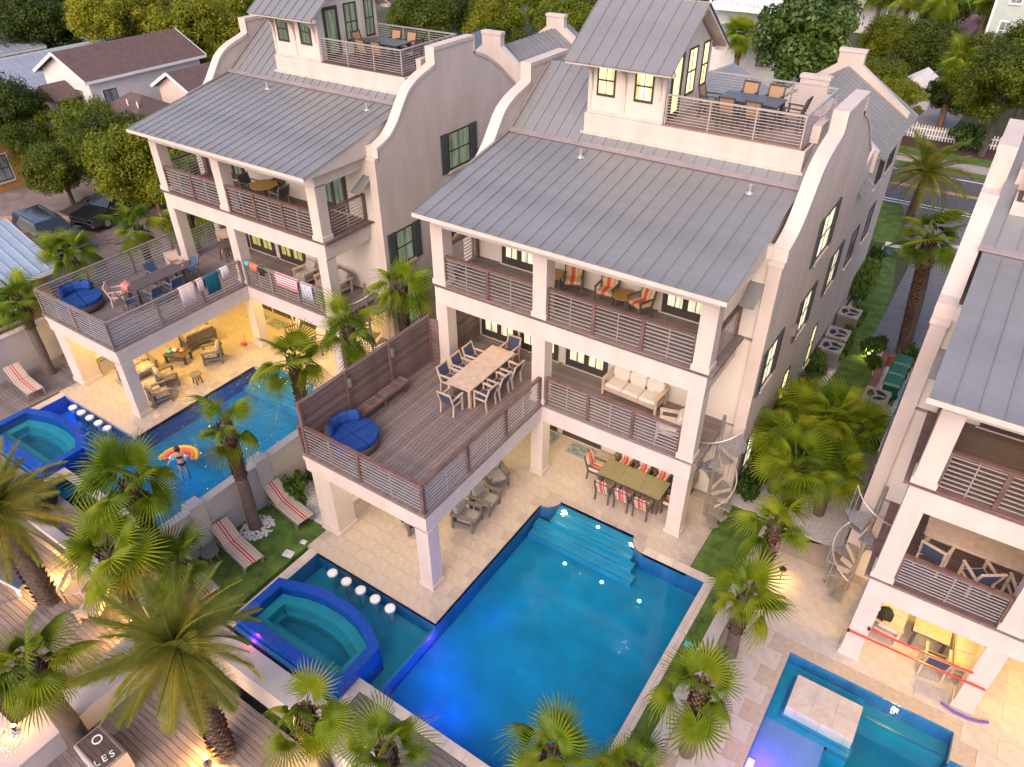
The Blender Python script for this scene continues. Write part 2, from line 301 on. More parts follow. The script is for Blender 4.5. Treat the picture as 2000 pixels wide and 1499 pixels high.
LAMP = emit('warm_lamp', (1,.80,.45), 12); LAMPB = emit('white_pool_lamp', (.92,.97,1), 9); LAMPO = emit('orange_lamp', (1,.55,.15), 25)
def lamp(name, parent, loc, energy, color, radius=.08, kind='POINT', rot=None, **kw):
    l = bpy.data.lights.new(name, kind); l.energy = energy; l.color = color
    if kind in ('POINT', 'SPOT'): l.shadow_soft_size = radius
    for k, v in kw.items(): setattr(l, k, v)
    o = link(bpy.data.objects.new(name, l), parent); o.location = loc
    if rot is not None: o.rotation_euler = rot
    return o
# ---------------------------------------------------------------- ground and setting
def struct(name, mb, m, parent=None):
    o = mb.build(name, m, parent)
    if parent is None: o['kind'] = 'structure'
    return o
def rect(x0, y0, x1, y1, z, t=.02): return MB().box(x0, y0, z-t, x1, y1, z)
def catmull(pts, n=5):
    out = []
    for i in range(len(pts)-1):
        p0 = pts[max(i-1,0)]; p1 = pts[i]; p2 = pts[i+1]; p3 = pts[min(i+2, len(pts)-1)]
        for k in range(n):
            t = k/n
            out.append(tuple(.5*(2*p1[j]+(p2[j]-p0[j])*t+(2*p0[j]-5*p1[j]+4*p2[j]-p3[j])*t*t+(3*p1[j]-p0[j]-3*p2[j]+p3[j])*t**3) for j in (0,1)))
    return out+[pts[-1]]
# ---------------------------------------------------------------- house kit
def railing(parent, p0, p1, h=1.08, posts=1, wood=REDWOOD, bars=8, cap=True, steel=STEEL, ends=(True, True), thin=True):
    """part railing = top rail; sub-parts post, bar"""
    p0 = Vector(p0); p1 = Vector(p1); d = p1-p0; n = max(1, posts); Z = Vector((0,0,1))
    r = MB().beam(p0+Z*(h-.03), p1+Z*(h-.03), .12 if cap else .05, .05).build('railing', wood, parent)
    for i in range(n+1):
        if (i == 0 and not ends[0]) or (i == n and not ends[1]): continue
        q = p0+d*(i/n); s = .05 if cap else .018
        MB().box(q.x-s, q.y-s, q.z, q.x+s, q.y+s, q.z+h-.055).build('post', wood, r)
    m = MB(); 
    if thin and cap:
        for i in range(n):
            q = p0+d*((i+.5)/n); MB().box(q.x-.012, q.y-.012, q.z+.02, q.x+.012, q.y+.012, q.z+h-.055).build('baluster', steel, r)
    mesh = None
    for k in range(bars):
        z = .09+(h-.22)*k/(bars-1)
        if mesh is None:
            o = MB().beam(p0, p1, .024 if cap else .016, .026 if cap else .018).build('bar', steel, r); mesh = o.data
        else: o = inst('bar', mesh, r)
        o.location = (0,0,z)
    return r
def planks(parent, x0, y0, x1, y1, z, along='y', w_=.142, m=None, t=.035, name='plank'):
    """deck boards laid one by one, each an object of its own"""
    m = m or GREYWOOD; me = None; n = int(round(((x1-x0) if along == 'y' else (y1-y0))/w_)); ww = ((x1-x0) if along == 'y' else (y1-y0))/n
    for i in range(n):
        if me is None: me = (MB().box(.006, 0, -t, ww-.006, y1-y0, 0) if along == 'y' else MB().box(0, .006, -t, x1-x0, ww-.006, 0)).mesh(name, m)
        inst(name, me, parent, (x0+ww*i if along == 'y' else x0, y0 if along == 'y' else y0+ww*i, z+(-.003 if i % 3 == 0 else 0)))
def window(parent, ax, pos, sgn, u0, u1, v0, v1, pane, frame=None, shutters=False, nx=2, nz=2, sill=True, name='window', fw=.055, trim=None):
    """ax 'x': in a plane x=pos, u is y; ax 'y': plane y=pos, u is x; sgn is the outward side"""
    frame = frame or WINF
    def bx(mb, a0, a1, b0, b1, d0, d1):
        lo, hi = sorted((pos+sgn*d0, pos+sgn*d1))
        return mb.box(lo, a0, b0, hi, a1, b1) if ax == 'x' else mb.box(a0, lo, b0, a1, hi, b1)
    m = MB()
    bx(m, u0, u0+fw, v0, v1, -.05, .03); bx(m, u1-fw, u1, v0, v1, -.05, .03); bx(m, u0+fw, u1-fw, v0, v0+fw*1.3, -.05, .03); bx(m, u0+fw, u1-fw, v1-fw, v1, -.05, .03)
    if nz > 1: bx(m, u0+fw, u1-fw, (v0+v1)/2-.025, (v0+v1)/2+.025, -.04, .02)
    o = m.build(name, frame, parent)
    for i in range(nx):
        for k in range(nz):
            a = u0+fw+(u1-u0-2*fw)*i/nx; b = u0+fw+(u1-u0-2*fw)*(i+1)/nx; c = v0+fw+(v1-v0-2*fw)*k/nz; d = v0+fw+(v1-v0-2*fw)*(k+1)/nz
            bx(MB(), a+(.008 if i else 0), b-(.008 if i < nx-1 else 0), c, d, -.03, .004).build('pane', pane, o)
        if i: bx(MB(), u0+fw+(u1-u0-2*fw)*i/nx-.012, u0+fw+(u1-u0-2*fw)*i/nx+.012, v0+fw, v1-fw, -.03, .016).build('muntin', frame, o)
    if trim:
        t = MB(); bx(t, u0-.09, u0-.003, v0-.09, v1+.09, -.02, .022); bx(t, u1+.003, u1+.09, v0-.09, v1+.09, -.02, .022); bx(t, u0-.003, u1+.003, v1+.003, v1+.09, -.02, .022); bx(t, u0-.003, u1+.003, v0-.09, v0-.003, -.02, .022)
        t.build('casing', trim, o)
    if sill: bx(MB(), u0-.05, u1+.05, v0-.12, v0-.02, -.02, .09).build('sill', STUCCO2, o)
    if shutters:
        for a, b in ((u0-.46, u0-.04), (u1+.04, u1+.46)):
            s = MB(); bx(s, a, b, v0-.05, v1+.03, 0, .05)
            for k in range(9):
                z = v0+.02+(v1-v0-.06)*k/9; bx(s, a+.05, b-.05, z, z+(v1-v0)/14, .05, .062)
            s.build('shutter', SHUT, o)
    return o
def french(parent, x0, x1, y, z0, h, pane, leaves=2, frame=None):
    frame = frame or DOORF; m = MB(); fw = .07
    m.box(x0, y-.06, z0, x0+fw, y+.02, z0+h); m.box(x1-fw, y-.06, z0, x1, y+.02, z0+h); m.box(x0+fw, y-.06, z0+h-fw, x1-fw, y+.02, z0+h)
    o = m.build('door', frame, parent); wl = (x1-x0-2*fw)/leaves
    for i in range(leaves):
        a = x0+fw+wl*i; s = .09; q = MB()
        q.box(a+.004, y-.05, z0+.02, a+s, y, z0+h-fw-.005); q.box(a+wl-s, y-.05, z0+.02, a+wl-.004, y, z0+h-fw-.005)
        q.box(a+s, y-.05, z0+.02, a+wl-s, y, z0+.30); q.box(a+s, y-.05, z0+h-fw-.12, a+wl-s, y, z0+h-fw-.005)
        q.box(a+wl/2-.012, y-.045, z0+.30, a+wl/2+.012, y, z0+h-fw-.12); q.build('door_leaf', frame, o)
        for k in (0, 1): MB().box(a+s+k*(wl/2-s)+(.012 if k else 0), y-.03, z0+.30, a+wl/2-.012+k*(wl/2-s+.012), y-.02, z0+h-fw-.12).build('pane', pane, o)
    MB().cyl((x0+fw+wl-.06, y-.05, z0+1), (x0+fw+wl-.06, y-.11, z0+1), .02, n=6).build('handle', STEEL, o)
    MB().box(x0-.08, y-.09, z0-.002, x1+.08, y-.062, z0+.035).build('threshold', STUCCO2, o)
    return o
def roof_panels(parent, x0, x1, p0, p1, w_, m, name='roof_panel'):
    """standing seam pans between two (y,z) points, each pan with one raised seam"""
    n = int(round((x1-x0)/w_)); ww = (x1-x0)/n; dy = p1[0]-p0[0]; dz = p1[1]-p0[1]; l = math.hypot(dy, dz); ny, nz = -dz/l, dy/l
    def sec(a, b, t0, t1): return [(a, p0[0]+ny*t0, p0[1]+nz*t0), (b, p0[0]+ny*t0, p0[1]+nz*t0), (b, p1[0]+ny*t0, p1[1]+nz*t0), (a, p1[0]+ny*t0, p1[1]+nz*t0), (a, p0[0]+ny*t1, p0[1]+nz*t1), (b, p0[0]+ny*t1, p0[1]+nz*t1), (b, p1[0]+ny*t1, p1[1]+nz*t1), (a, p1[0]+ny*t1, p1[1]+nz*t1)]
    mb = MB(); mb.add(sec(0, ww-.002, -.025, 0), MB.BF); mb.add(sec(0, .016, .001, .028), MB.BF); me = mb.mesh(name, m)
    for i in range(n): inst(name, me, parent, (x0+ww*i, 0, .002*(i % 2)))
def seam_slope(parent, y0, y1, a, b, w_, m, name='roof_panel'):
    """pans whose seams run along x between (x,z) points a and b"""
    n = int(round((y1-y0)/w_)); ww = (y1-y0)/n; dx = b[0]-a[0]; dz = b[1]-a[1]; l = math.hypot(dx, dz); nx, nz = -dz/l, dx/l
    if nz < 0: nx, nz = -nx, -nz
    def sec(c, d, t0, t1): return [(p[0]+nx*t, y, p[1]+nz*t) for t in (t0, t1) for p, y in ((a, c), (b, c), (b, d), (a, d))]
    mb = MB(); mb.add(sec(0, ww-.002, -.03, 0), MB.BF); mb.add(sec(0, .03, .001, .05), MB.BF); me = mb.mesh(name, m)
    for i in range(n): inst(name, me, parent, (0, y0+ww*i, .002*(i % 2)))
PROFILE = [(9.28,9.3),(9.93,9.53),(10.39,9.9),(10.8,10.39),(11.2,10.84),(11.75,11.14),(12.38,11.33),(12.78,11.45)]
PROFILE_B = [(15.25,11.45),(16.04,11.16),(16.99,10.6),(17.66,10.05),(18.25,9.61),(18.6,9.4)]
def gable(parent, x0, x1, dy, straight=False):
    top = [(9.1,8.95),(9.28,8.95)]+([(9.28,9.3),(9.7,9.32),(12.3,10.95),(12.78,10.97)] if straight else catmull(PROFILE))+[(12.78,12.02),(15.25,12.02)]+catmull(PROFILE_B)
    top = [(y+dy, z) for y, z in top]
    g = MB().prism([(9.1+dy,0)]+top+[(18.6+dy,0)], x0, x1, 'x').build('gable_wall', STUCCO, parent)
    up = [(y, z+.012) for y, z in top]; lo = [(y+(.0 if z > 11.9 else .0), z-.13) for y, z in top]
    up[0] = (up[0][0]-.03, up[0][1]); lo[0] = (lo[0][0]-.03, lo[0][1])
    m = MB()
    for i in range(len(top)-1):
        a, b = up[i], up[i+1]
        if abs(b[0]-a[0]) < 1e-6:       # upright step: a thin facing
            zl, zh = sorted((a[1], b[1])); s = -.03 if b[1] > a[1] else .03
            y0, y1 = sorted((a[0], a[0]+s)); m.box(x0-.035, y0, zl-.12, x1+.035, y1, zh)
        else: m.add([(x, p[0], p[1]-t) for t in (.13, 0) for x, p in ((x0-.035, a), (x1+.035, a), (x1+.035, b), (x0-.035, b))], MB.BF)
    m.build('coping', STUCCO2, g); return g
def column(parent, x, y, z0, z1, s=.47, name='column'):
    c = MB().box(x, y, z0, x+s, y+s, z1).build(name, STUCCO, parent)
    MB().box(x-.035, y-.035, z0+.002, x+s+.035, y+s+.035, z0+.17).build('plinth', STUCCO2, c)
    return c
def siding(parent, x0, x1, y, z0, z1, h=.19):
    f = MB().box(x0, y+.03, z0, x1, y+.2, z1).build('facade_wall', SIDING, parent); n = int((z1-z0)/h); me = None
    hh = (z1-z0)/n
    me = MB().add([(x0, y+.028, 0), (x1, y+.028, 0), (x1, y, 0), (x0, y, 0), (x0, y+.028, hh), (x1, y+.028, hh), (x1, y+.02, hh), (x0, y+.02, hh)], [(0,1,2,3),(7,6,5,4),(3,2,6,7),(0,3,7,4),(1,5,6,2)]).mesh('siding_board', SIDING)
    for i in range(n): inst('siding_board', me, f, (0, 0, z0+hh*i))
    return f
def house(loc, variant, label):
    H = thing('beach_house', label, 'house', loc)
    right, left, main = variant == 'right', variant == 'left', variant == 'main'
    if right: H.scale = (-1, 1, 1)
    by = .6 if right else 0          # body set back
    wood = REDWOOD if not right else REDWOOD
    dk2 = GREYWOOD if not right else BROWNWOOD
    FY = 9.25+by
    # body and gable walls
    MB().box(-5.1, FY+.2, 0, 4.89, 18.59+by, 8.9).build('wall', STUCCO, H)
    gable(H, 4.89, 5.25, by, right); gable(H, -5.45, -5.1, by)
    for z0, z1 in ((0, 3.08), (3.2, 6.28), (6.4, 9.3)): siding(H, -5.1, 4.89, FY, z0+.002, z1)
    # slabs and beams of the porches
    s = MB()
    for z in (2.45, 5.65):
        s.box(-4.99, 6.87, z, 4.45, 7.2, z+.645); s.box(4.15, 7.2, z+.002, 4.45, FY, z+.643); s.box(-4.99, 7.2, z+.002, -4.69, FY, z+.643); s.box(-4.69, 7.2, z+.3, 4.15, FY, z+.62)
    s.build('porch_beam', STUCCO2, H)
    for z in (3.1, 6.3):
        MB().box(-5.03, 6.83, z, 4.60, FY-.01, z+.062).build('deck_edge', GREYWOOD if z < 4 else REDWOOD, H)
    if not right:
        s = MB(); s.box(-5.52, .86, 2.45, -.78, 1.16, 3.095); s.box(-1.12, 1.16, 2.452, -.78, 6.87, 3.093); s.box(-5.52, 1.16, 2.452, -5.18, 6.87, 3.093); s.box(-5.18, 1.16, 2.75, -1.12, 6.87, 3.07)
        b = s.build('deck_beam', STUCCO2, H)
        MB().box(-5.57, .80, 3.1, -.74, 6.83, 3.162).build('deck_edge', GREYWOOD, H)
        t = MB(); t.box(-5.55, .835, 2.9, -.755, .858, 3.09); t.box(-.778, .86, 2.9, -.757, 6.85, 3.09); t.build('beam_moulding', STUCCO2, b)
    # decks
    d = MB().box(-4.95, 6.9, 6.30+.063, 4.5, 9.2, 6.365).build('upper_deck', REDWOOD, H); planks(d, -5.03, 6.83, 4.60, FY-.01, 6.4, 'x', m=GREYWOODX if main else BROWNWOOD)
    d = MB().box(-4.95, 6.9, 3.163, 4.5, 9.2, 3.165).build('middle_deck', GREYWOOD, H); planks(d, -5.03, 6.83, 4.60, FY-.01, 3.2, 'x', m=GREYWOODX if not right else BROWNWOOD)
    if not right: planks(d, -5.57, .80, -.74, 6.83, 3.2, 'y', m=GREYWOOD)
    # columns
    MX = 1.17 if right else -1.17
    for x in (3.98, MX, -4.99):
        column(H, x, 6.85, 6.4, 8.45); column(H, x, 6.85, 3.2, 5.68)
        if x > -4: column(H, x, 6.85, 0, 2.48)
    if not right:
        column(H, -1.23, .86, 0, 2.48); c = column(H, -5.34, .87, 0, 2.48, .75)
        column(H, -5.34, 6.85, 0, 2.48)
    # roof of the upper porch
    rb = MB(); rb.box(-4.99, 6.87, 8.42, 4.45, 7.15, 8.98); rb.prism([(7.15,8.42),(FY,8.42),(FY,9.55),(7.15,9.15)], 4.20, 4.45, 'x'); rb.prism([(7.15,8.42),(FY,8.42),(FY,9.55),(7.15,9.15)], -4.99, -4.74, 'x')
    rb.box(-4.74, 7.15, 8.75, 4.2, FY, 8.80); rb.build('roof_beam', STUCCO2, H)
    yf, yb, yr = 11.85+by, 15.36+by, 14.0+by
    zu = lambda y: 10.13+1.77*(y-11.4)/(yr-11.4)
    zb = lambda y: 11.88-2.9*(y-yr)/4.6
    core = MB().prism([(6.24,9.03),(11.4,10.09),(yf,zu(yf)-.05),(yf,8.9),(9.3,8.9),(6.24,8.93)], -5.0, 4.72, 'x')
    for x0, x1 in ((-5.0,-2.46), (4.57,4.86)): core.prism([(yf-.01,8.91),(yf-.01,zu(yf)-.055),(yr,11.83),(18.5+by,9.0),(18.5+by,8.91)], x0, x1, 'x')
    core.prism([(yb,8.905),(yb,zb(yb)-.05),(18.5+by,8.995),(18.5+by,8.905)], -2.46, 4.57, 'x')
    roof = core.build('roof', STUCCO2, H)
    roof_panels(roof, -5.06, 4.78, (6.17,9.07), (11.4,10.13), .447, METAL)
    roof_panels(roof, -5.06, -2.46, (11.4,10.13), (yr,11.9), .447, METAL); roof_panels(roof, -2.46, 4.56, (11.4,10.13), (yf+.02,zu(yf+.02)), .447, METAL); roof_panels(roof, 4.565, 4.87, (11.4,10.13), (yr,11.9), .31, METAL)
    roof_panels(roof, -5.06, -2.46, (18.6+by,8.98), (yr,11.88), .447, METAL); roof_panels(roof, -2.46, 4.56, (18.6+by,8.98), (yb,zb(yb)), .447, METAL); roof_panels(roof, 4.565, 4.87, (18.6+by,8.98), (yr,11.88), .31, METAL)
    f = MB(); f.add([(x, y, z) for z0 in (0, 1) for x, y, z in ((-5.06,11.33,10.145+.05*z0),(4.87,11.33,10.145+.05*z0),(4.87,11.47,10.205+.05*z0),(-5.06,11.47,10.205+.05*z0))], MB.BF); f.build('roof_flashing', FLASH, roof)
    f = MB(); f.beam((-5.04, 9.1+by, 9.70), (-5.04, 11.4, 10.18), .09, .05); f.beam((-5.04, 11.4, 10.18), (-5.04, 13.9, 11.87), .09, .06); f.build('wall_flashing', FLASH, roof)
    MB().box(-5.08, 6.15, 8.93, 4.80, 6.168, 9.055).build('fascia', STUCCO2, roof)
    for x in (-1.9, 3.55):
        v = MB(); v.cyl((x, 10.75, 10.0), (x, 10.75, 10.24), .045, n=8); v.cyl((x, 10.75, 10.0), (x, 10.75, 10.06), .13, .07, n=10); v.cyl((x, 10.75, 10.22), (x, 10.75, 10.26), .06, n=8); v.build('roof_vent', STEEL, roof)
    roof_panels(H, 4.46, 4.88, (8.5+by,7.75), (9.9+by,8.55), .42, METAL, 'side_roof_panel')
    # penthouse and terrace
    py = by
    MB().box(-2.45, 11.87+py, 9.9, 4.55, 15.35+py, 11.05).build('terrace_parapet', STUCCO2, H)
    MB().box(-2.53, 11.79+py, 10.40, 4.63, 11.868+py, 10.47).build('parapet_skirt', STUCCO2, H)
    MB().box(4.42, 12.7+py, 11.06, 4.66, 15.3+py, 11.55).build('terrace_pier', STUCCO, H)
    td = MB().box(.2, 11.9+py, 11.051, 4.5, 15.3+py, 11.055).build('terrace_deck', REDWOOD, H); planks(td, .22, 11.88+py, 4.41, 15.34+py, 11.085, 'x', m=BROWNWOOD if not main else TEAKD)
    ph = MB(); ph.box(-2.38, 11.93+py, 11.051, .2, 15.3+py, 12.85); ph.prism([(11.93+py,12.85),(15.3+py,12.85),(13.615+py,14.02)], -2.38, .2, 'x'); P = ph.build('penthouse', SIDING, H)
    t = MB()
    for x in (-2.38, -1.2, .08): MB().box(x, 11.905+py, 11.06, x+.12, 11.928+py, 12.7).build('trim_board', STUCCO2, P)
    MB().box(-2.26, 11.908+py, 11.06, -1.2, 11.927+py, 11.16).build('trim_board', STUCCO2, P); MB().box(-1.08, 11.908+py, 11.06, .08, 11.927+py, 11.16).build('trim_board', STUCCO2, P)
    for y in (11.93, 13.2, 14.35, 15.18): MB().box(.203, y+py, 11.09, .225, y+.12+py, 12.9).build('trim_board', STUCCO2, P)
    lit = LIT if not left else GLOWG  # left house panes are unlit, their glow is added emission
    for a, b in ((-2.08, -1.45), (-.8, -.17)): window(H, 'y', 11.93+py, -1, a, b, 11.62, 12.56, lit, sill=False)
    for a, b in ((13.45, 14.15), (14.6, 15.12)): window(H, 'x', .2, 1, a+py, b+py, 11.55, 12.95, lit, sill=False, nx=2, nz=2)
    window(H, 'x', .2, 1, 12.3+py, 13.1+py, 11.09, 12.95, lit, sill=False, nx=1, nz=1, name='terrace_door', fw=.13)
    pr = MB().prism([(11.33+py,12.66),(13.6+py,14.17),(15.87+py,12.66),(15.87+py,12.58),(13.6+py,14.07),(11.33+py,12.58)], -2.92, .57, 'x').build('penthouse_roof', STUCCO2, H)
    roof_panels(pr, -2.96, .6, (11.28+py,12.66), (13.6+py,14.22), .42, METAL); roof_panels(pr, -2.96, .6, (15.92+py,12.66), (13.6+py,14.22), .42, METAL)
    for x in (-2.3, -1.15, .02):
        q = MB().prism([(11.92+py,11.75),(11.92+py,12.62),(11.36+py,12.62),(11.40+py,12.54)]+catmull([(11.48+py,12.52),(11.7+py,12.36),(11.83+py,12.1),(11.88+py,11.75)], 3), x, x+.08, 'x'); q.build('bracket', STUCCO2, P)
    for y in (11.42, 15.6): MB().box(.22, y+py, 12.56, .62, y+.16+py, 12.68).build('rafter_end', STUCCO2, P)
    MB().lathe([(.09,0),(.09,.05)], (0,0,0), 12).xf(Matrix.Translation((.21, 13.62+py, 13.5)) @ Matrix.Rotation(R(90), 4, 'Y')).build('round_vent', STUCCO2, P)
    for a, b, n in (((.28,11.95,11.09),(4.38,11.95,11.09),3), ((4.38,11.95,11.09),(4.38,15.28,11.09),2), ((4.38,15.28,11.09),(.28,15.28,11.09),3)):
        a = (a[0], a[1]+py, a[2]); b = (b[0], b[1]+py, b[2]); railing(H, a, b, .90, n, STEEL, 9, cap=False, ends=(True, False))
    # rear wing with two stepped parapet gables
    if not right:
        rw = MB().box(-5.1, 18.62, 0, 5.18, 27.2, 8.35).build('rear_wall', STUCCO, H)
        r2 = MB().prism([(5.4,8.45),(2.5,10.25),(-.45,8.45)], 20.62, 25.98, 'y').build('rear_roof', STUCCO2, H)
        seam_slope(r2, 20.6, 27.4, (5.55,8.42), (2.5,10.32), .42, METAL); seam_slope(r2, 20.6, 27.4, (-.5,8.42), (2.5,10.32), .42, METALD if left else METAL)
        r3 = MB().prism([(-5.4,8.4),(-2.9,9.55),(-.5,8.42)], 18.7, 27.3, 'y').build('rear_roof', METALD if left else METAL, H)
        for y in (20.3, 26.0):
            zt = .1 if y < 22 else 0
            g = MB().prism([(-.3,8.0),(-.3,8.75),(1.98,10.38+zt),(1.98,10.95+zt),(3.02,10.95+zt),(3.02,10.38+zt),(5.3,8.75),(5.3,8.0)], y, y+.32, 'y').build('parapet_gable', STUCCO, H)
            MB().box(1.94, y-.03, 10.86+zt, 3.06, y+.35, 10.98+zt).build('coping', STUCCO2, g)
        r4 = MB().prism([(18.62,8.36),(20.29,8.36),(20.29,8.9),(18.62,8.4)], -5.1, 5.17, 'x').build('link_roof', STUCCO2, H)
        seam_slope(r4, 18.65, 20.28, (5.5,7.6), (4.2,8.65), .3, METAL)
        for y in (22.4, 24.6): window(H, 'x', 5.18, 1, y, y+1.3, 6.7, 8.0, DARKG, nx=4, nz=1)
        for y in (20.6, 23.5): window(H, 'x', 5.18, 1, y, y+1.2, 3.9, 5.4, BLUEG)
    # openings
    p2 = LITW if main else (GLOWG if left else LIT)
    for a, b in ((-4.85,-3.3), (-3.15,-1.58), (-1.25,.36)): french(H, a, b, FY, 3.2, 2.1, LITW if main else (LIT if right else LITO))
    for a, b in ((-3.9,-2.5), (2.0,3.45)): french(H, a, b, FY, 6.4, 2.1, p2)
    window(H, 'y', FY, -1, -.75, -.05, 7.15, 8.2, p2, sill=False)
    for a, b in ((-4.4,-2.8), (-2.6,-1.5), (-1.24,.36)): french(H, a, b, FY, .0, 2.1, DARKG if main else DARKG)
    wl = LITW if main else GLOWG
    for a, b, c, d, sh, gl in ((13.3,14.75,7.25,8.75,True,wl), (9.75,10.75,4.45,5.9,True,wl), (13.4,14.4,4.45,5.9,True,wl), (16.85,17.85,4.6,6.05,True,wl), (9.9,10.8,.9,2.35,True,wl), (13.3,14.0,1.2,2.9,False,LIT if main else DARKG), (16.85,17.5,1.2,2.95,False,LIT if main else DARKG)):
        window(H, 'x', 5.25, 1, a+by, b+by, c, d, gl, shutters=sh)
    if main: # sconce, meters and vents on the side wall
        MB().box(5.253, 12.4, 5.0, 5.42, 12.65, 5.35).build('wall_vent', GALV, H)
        for y in (15.2, 15.9): MB().box(5.253, y, .9, 5.38, y+.28, 1.5).build('meter_box', GALV, H)
    # railings
    hw = wood
    railing(H, (-4.55,6.93,6.4), (MX,6.93,6.4), 1.08, 2, hw); railing(H, (MX+.49,6.93,6.4), (3.97,6.93,6.4), 1.08, 3 if not right else 2, hw)
    railing(H, (4.36,7.36,6.4), (4.36,FY-.08,6.4), 1.08, 1, hw); railing(H, (-4.92,7.36,6.4), (-4.92,FY-.08,6.4), 1.08, 1, hw)
    g2 = REDWOOD if main or right else GREYWOODX
    if not right:
        railing(H, (-5.48,.89,3.2), (-.83,.89,3.2), 1.08, 2, g2); railing(H, (-.83,.96,3.2), (-.83,6.8,3.2), 1.079, 3, g2, ends=(False, True))
        railing(H, (-.65,6.93,3.2), (3.97,6.93,3.2), 1.08, 3, g2)
        if left:
            railing(H, (-5.48,.96,3.2), (-5.48,6.8,3.2), 1.079, 3, g2, ends=(False, True)); railing(H, (-4.95,7.36,3.2), (-4.95,9.15,3.2), 1.08, 1, g2)
    else:
        railing(H, (MX+.49,6.93,3.2), (3.97,6.93,3.2), 1.0, 1, g2, bars=9); railing(H, (-4.55,6.93,3.2), (MX,6.93,3.2), 1.0, 2, g2)
    # recessed lamps in the porch ceilings
    wc = (1,.78,.40) if main else (1,.60,.07)
    es = .8 if main else 2.1
    for z, pts, e in ((2.74, [(-3.1,2.2),(-3.1,4.8)] if not right else [], 60*es), (2.74, [(-3.4,8.1),(-.4,8.1),(2.5,8.1)], 45*es), (5.94, [(-3.4,8.2),(.3,8.2),(3,8.2)], 12 if main else 3), (8.74, [(-1.2,8.2),(2.6,8.2)], 5 if main else 2)):
        for x, y in pts:
            MB().cyl((x, y, z-.012), (x, y, z+.01), .07, n=12).build('downlight', LAMP, H)
            lamp('downlight_lamp', H, (x, y, z-.10), e, wc, .10)
    return H
TEAKD = mat('tan_terrace_board', (.30,.205,.165), .7, 0, .2, 7, .2, 40, rvar=.12, stretch=(.35,4,1))
LITO = panes('amber_pane', (.75,.66,.20), .5)
HM = house((0,0,0), 'main', 'middle white stucco house with wooden privacy wall on its deck')
# wooden privacy wall on the main deck
pw = MB().box(-5.40, .9, 3.2, -5.36, 6.82, 3.22).build('privacy_wall', REDWOOD, HM)
me = MB().box(-5.395, .9, .004, -5.35, 6.82, .158).mesh('board', WALLWOOD)
for k in range(11): inst('board', me, pw, (rnd.uniform(-.006,.006), 0, 3.22+.161*k))
MB().box(-5.44, .84, 5.0, -5.30, 6.86, 5.05).build('cap_board', WALLWOOD, pw)
for y in (.84, 2.75, 4.72, 6.78): MB().box(-5.348, y, 3.2, -5.26, y+.09, 5.12).build('post', REDWOOD, pw)
me = MB().box(-5.3, 6.80, .004, -4.95, 6.84, .158).mesh('board', WALLWOOD)
for k in range(11): inst('board', me, pw, (0, 0, 3.22+.161*k))
me = MB().box(-4.98, 7.33, .004, -4.94, 9.2, .158).mesh('board', WALLWOOD)
for k in range(15): inst('board', me, pw, (0, 0, 3.22+.161*k))
for y in (2.79, 4.76): MB().box(-5.25, y-.02, 4.55, -5.16, y+.07, 4.85).build('wall_lamp', GALV, pw)
HL = house((-14.67, .16, 0), 'left', 'white stucco house hung with beach towels, left of the middle house')
HR = house((14.27, -1.42, 0), 'right', 'white stucco house cut off by the right edge, above the smaller pool')
# ---------------------------------------------------------------- terrain sheets
struct('ground', MB().box(-400,9.3,-.3,400,600,-.02).box(-400,-60,-.3,-22.7,9.3,-.02).box(15.5,-60,-.3,400,9.3,-.02), GROUND)
struct('sand', rect(-22.7,-60,15.5,-4.6,-1.06,.3), mat('sand', (.46,.41,.36), .95, 0, .12, 2, .4, 30))
struct('road', rect(-200,39.6,200,46.8,.0,.05), ASPH)
rl = struct('road_line', MB().box(-200,40.15,.001,200,40.27,.006).box(-200,45.95,.001,200,46.07,.006), WPAINT)
struct('centre_line', MB().box(-200,42.95,.001,200,43.06,.006).box(-200,43.2,.001,200,43.31,.006), YPAINT)
struct('bike_lane_line', MB().box(-200,39.72,.001,200,39.82,.006), WPAINT)
struct('sidewalk', rect(-120,47.9,90,49.4,.03,.06), CONC)
struct('verge', MB().box(-120,33.2,-.1,5.6,39.5,-.003).box(-120,46.9,-.1,90,47.85,.0).box(-120,49.5,-.1,90,51.2,.0), TURF)
struct('mulch_bed', rect(-25,51.25,40,53.4,.02,.1), MULCH)
struct('driveway', MB().prism([(6.9,21.9),(8.98,21.9),(8.98,39.58),(5.0,39.58),(6.1,34.5),(6.9,31.5)], -.03, .006, 'z'), DRIVE)
struct('kerb', MB().box(5.3,33.0,-.02,6.2,33.25,.11).box(8.0,34.6,-.02,9.4,34.8,.11), WPAINT)
# pavements
def pavers(parent, inside, x0, y0, x1, y1, z, a, b, m, gap=.0035):
    me = MB().box(gap, gap, 0, a-gap, b-gap, .009).mesh('paver', m); j = 0; y = y0
    while y < y1-.05:
        x = x0-(a/2 if j % 2 else 0)
        while x < x1:
            if all(inside(px, py) for px, py in ((x+.02,y+.02),(x+a-.02,y+.02),(x+.02,y+b-.02),(x+a-.02,y+b-.02))): inst('paver', me, parent, (x, y, z+rnd.uniform(0,.0012)))
            x += a
        y += b; j += 1
PAVER = mat('travertine_paver', (.42,.355,.29), .6, 0, .07, 5, .12, 20, rgb2=(.46,.39,.32), rvar=.018, detail=8)
PAVERG = mat('pale_limestone_paver', (.43,.39,.36), .6, 0, .08, 4, .12, 20, rgb2=(.47,.43,.395), rvar=.03, detail=8)
GROUT = mat('grout', (.38,.32,.265), .9, 0, .1, 8)
def arc(c, r, a0, a1, n=8): return [(c[0]+r*math.cos(R(a0+(a1-a0)*i/n)), c[1]+r*math.sin(R(a0+(a1-a0)*i/n))) for i in range(n+1)]
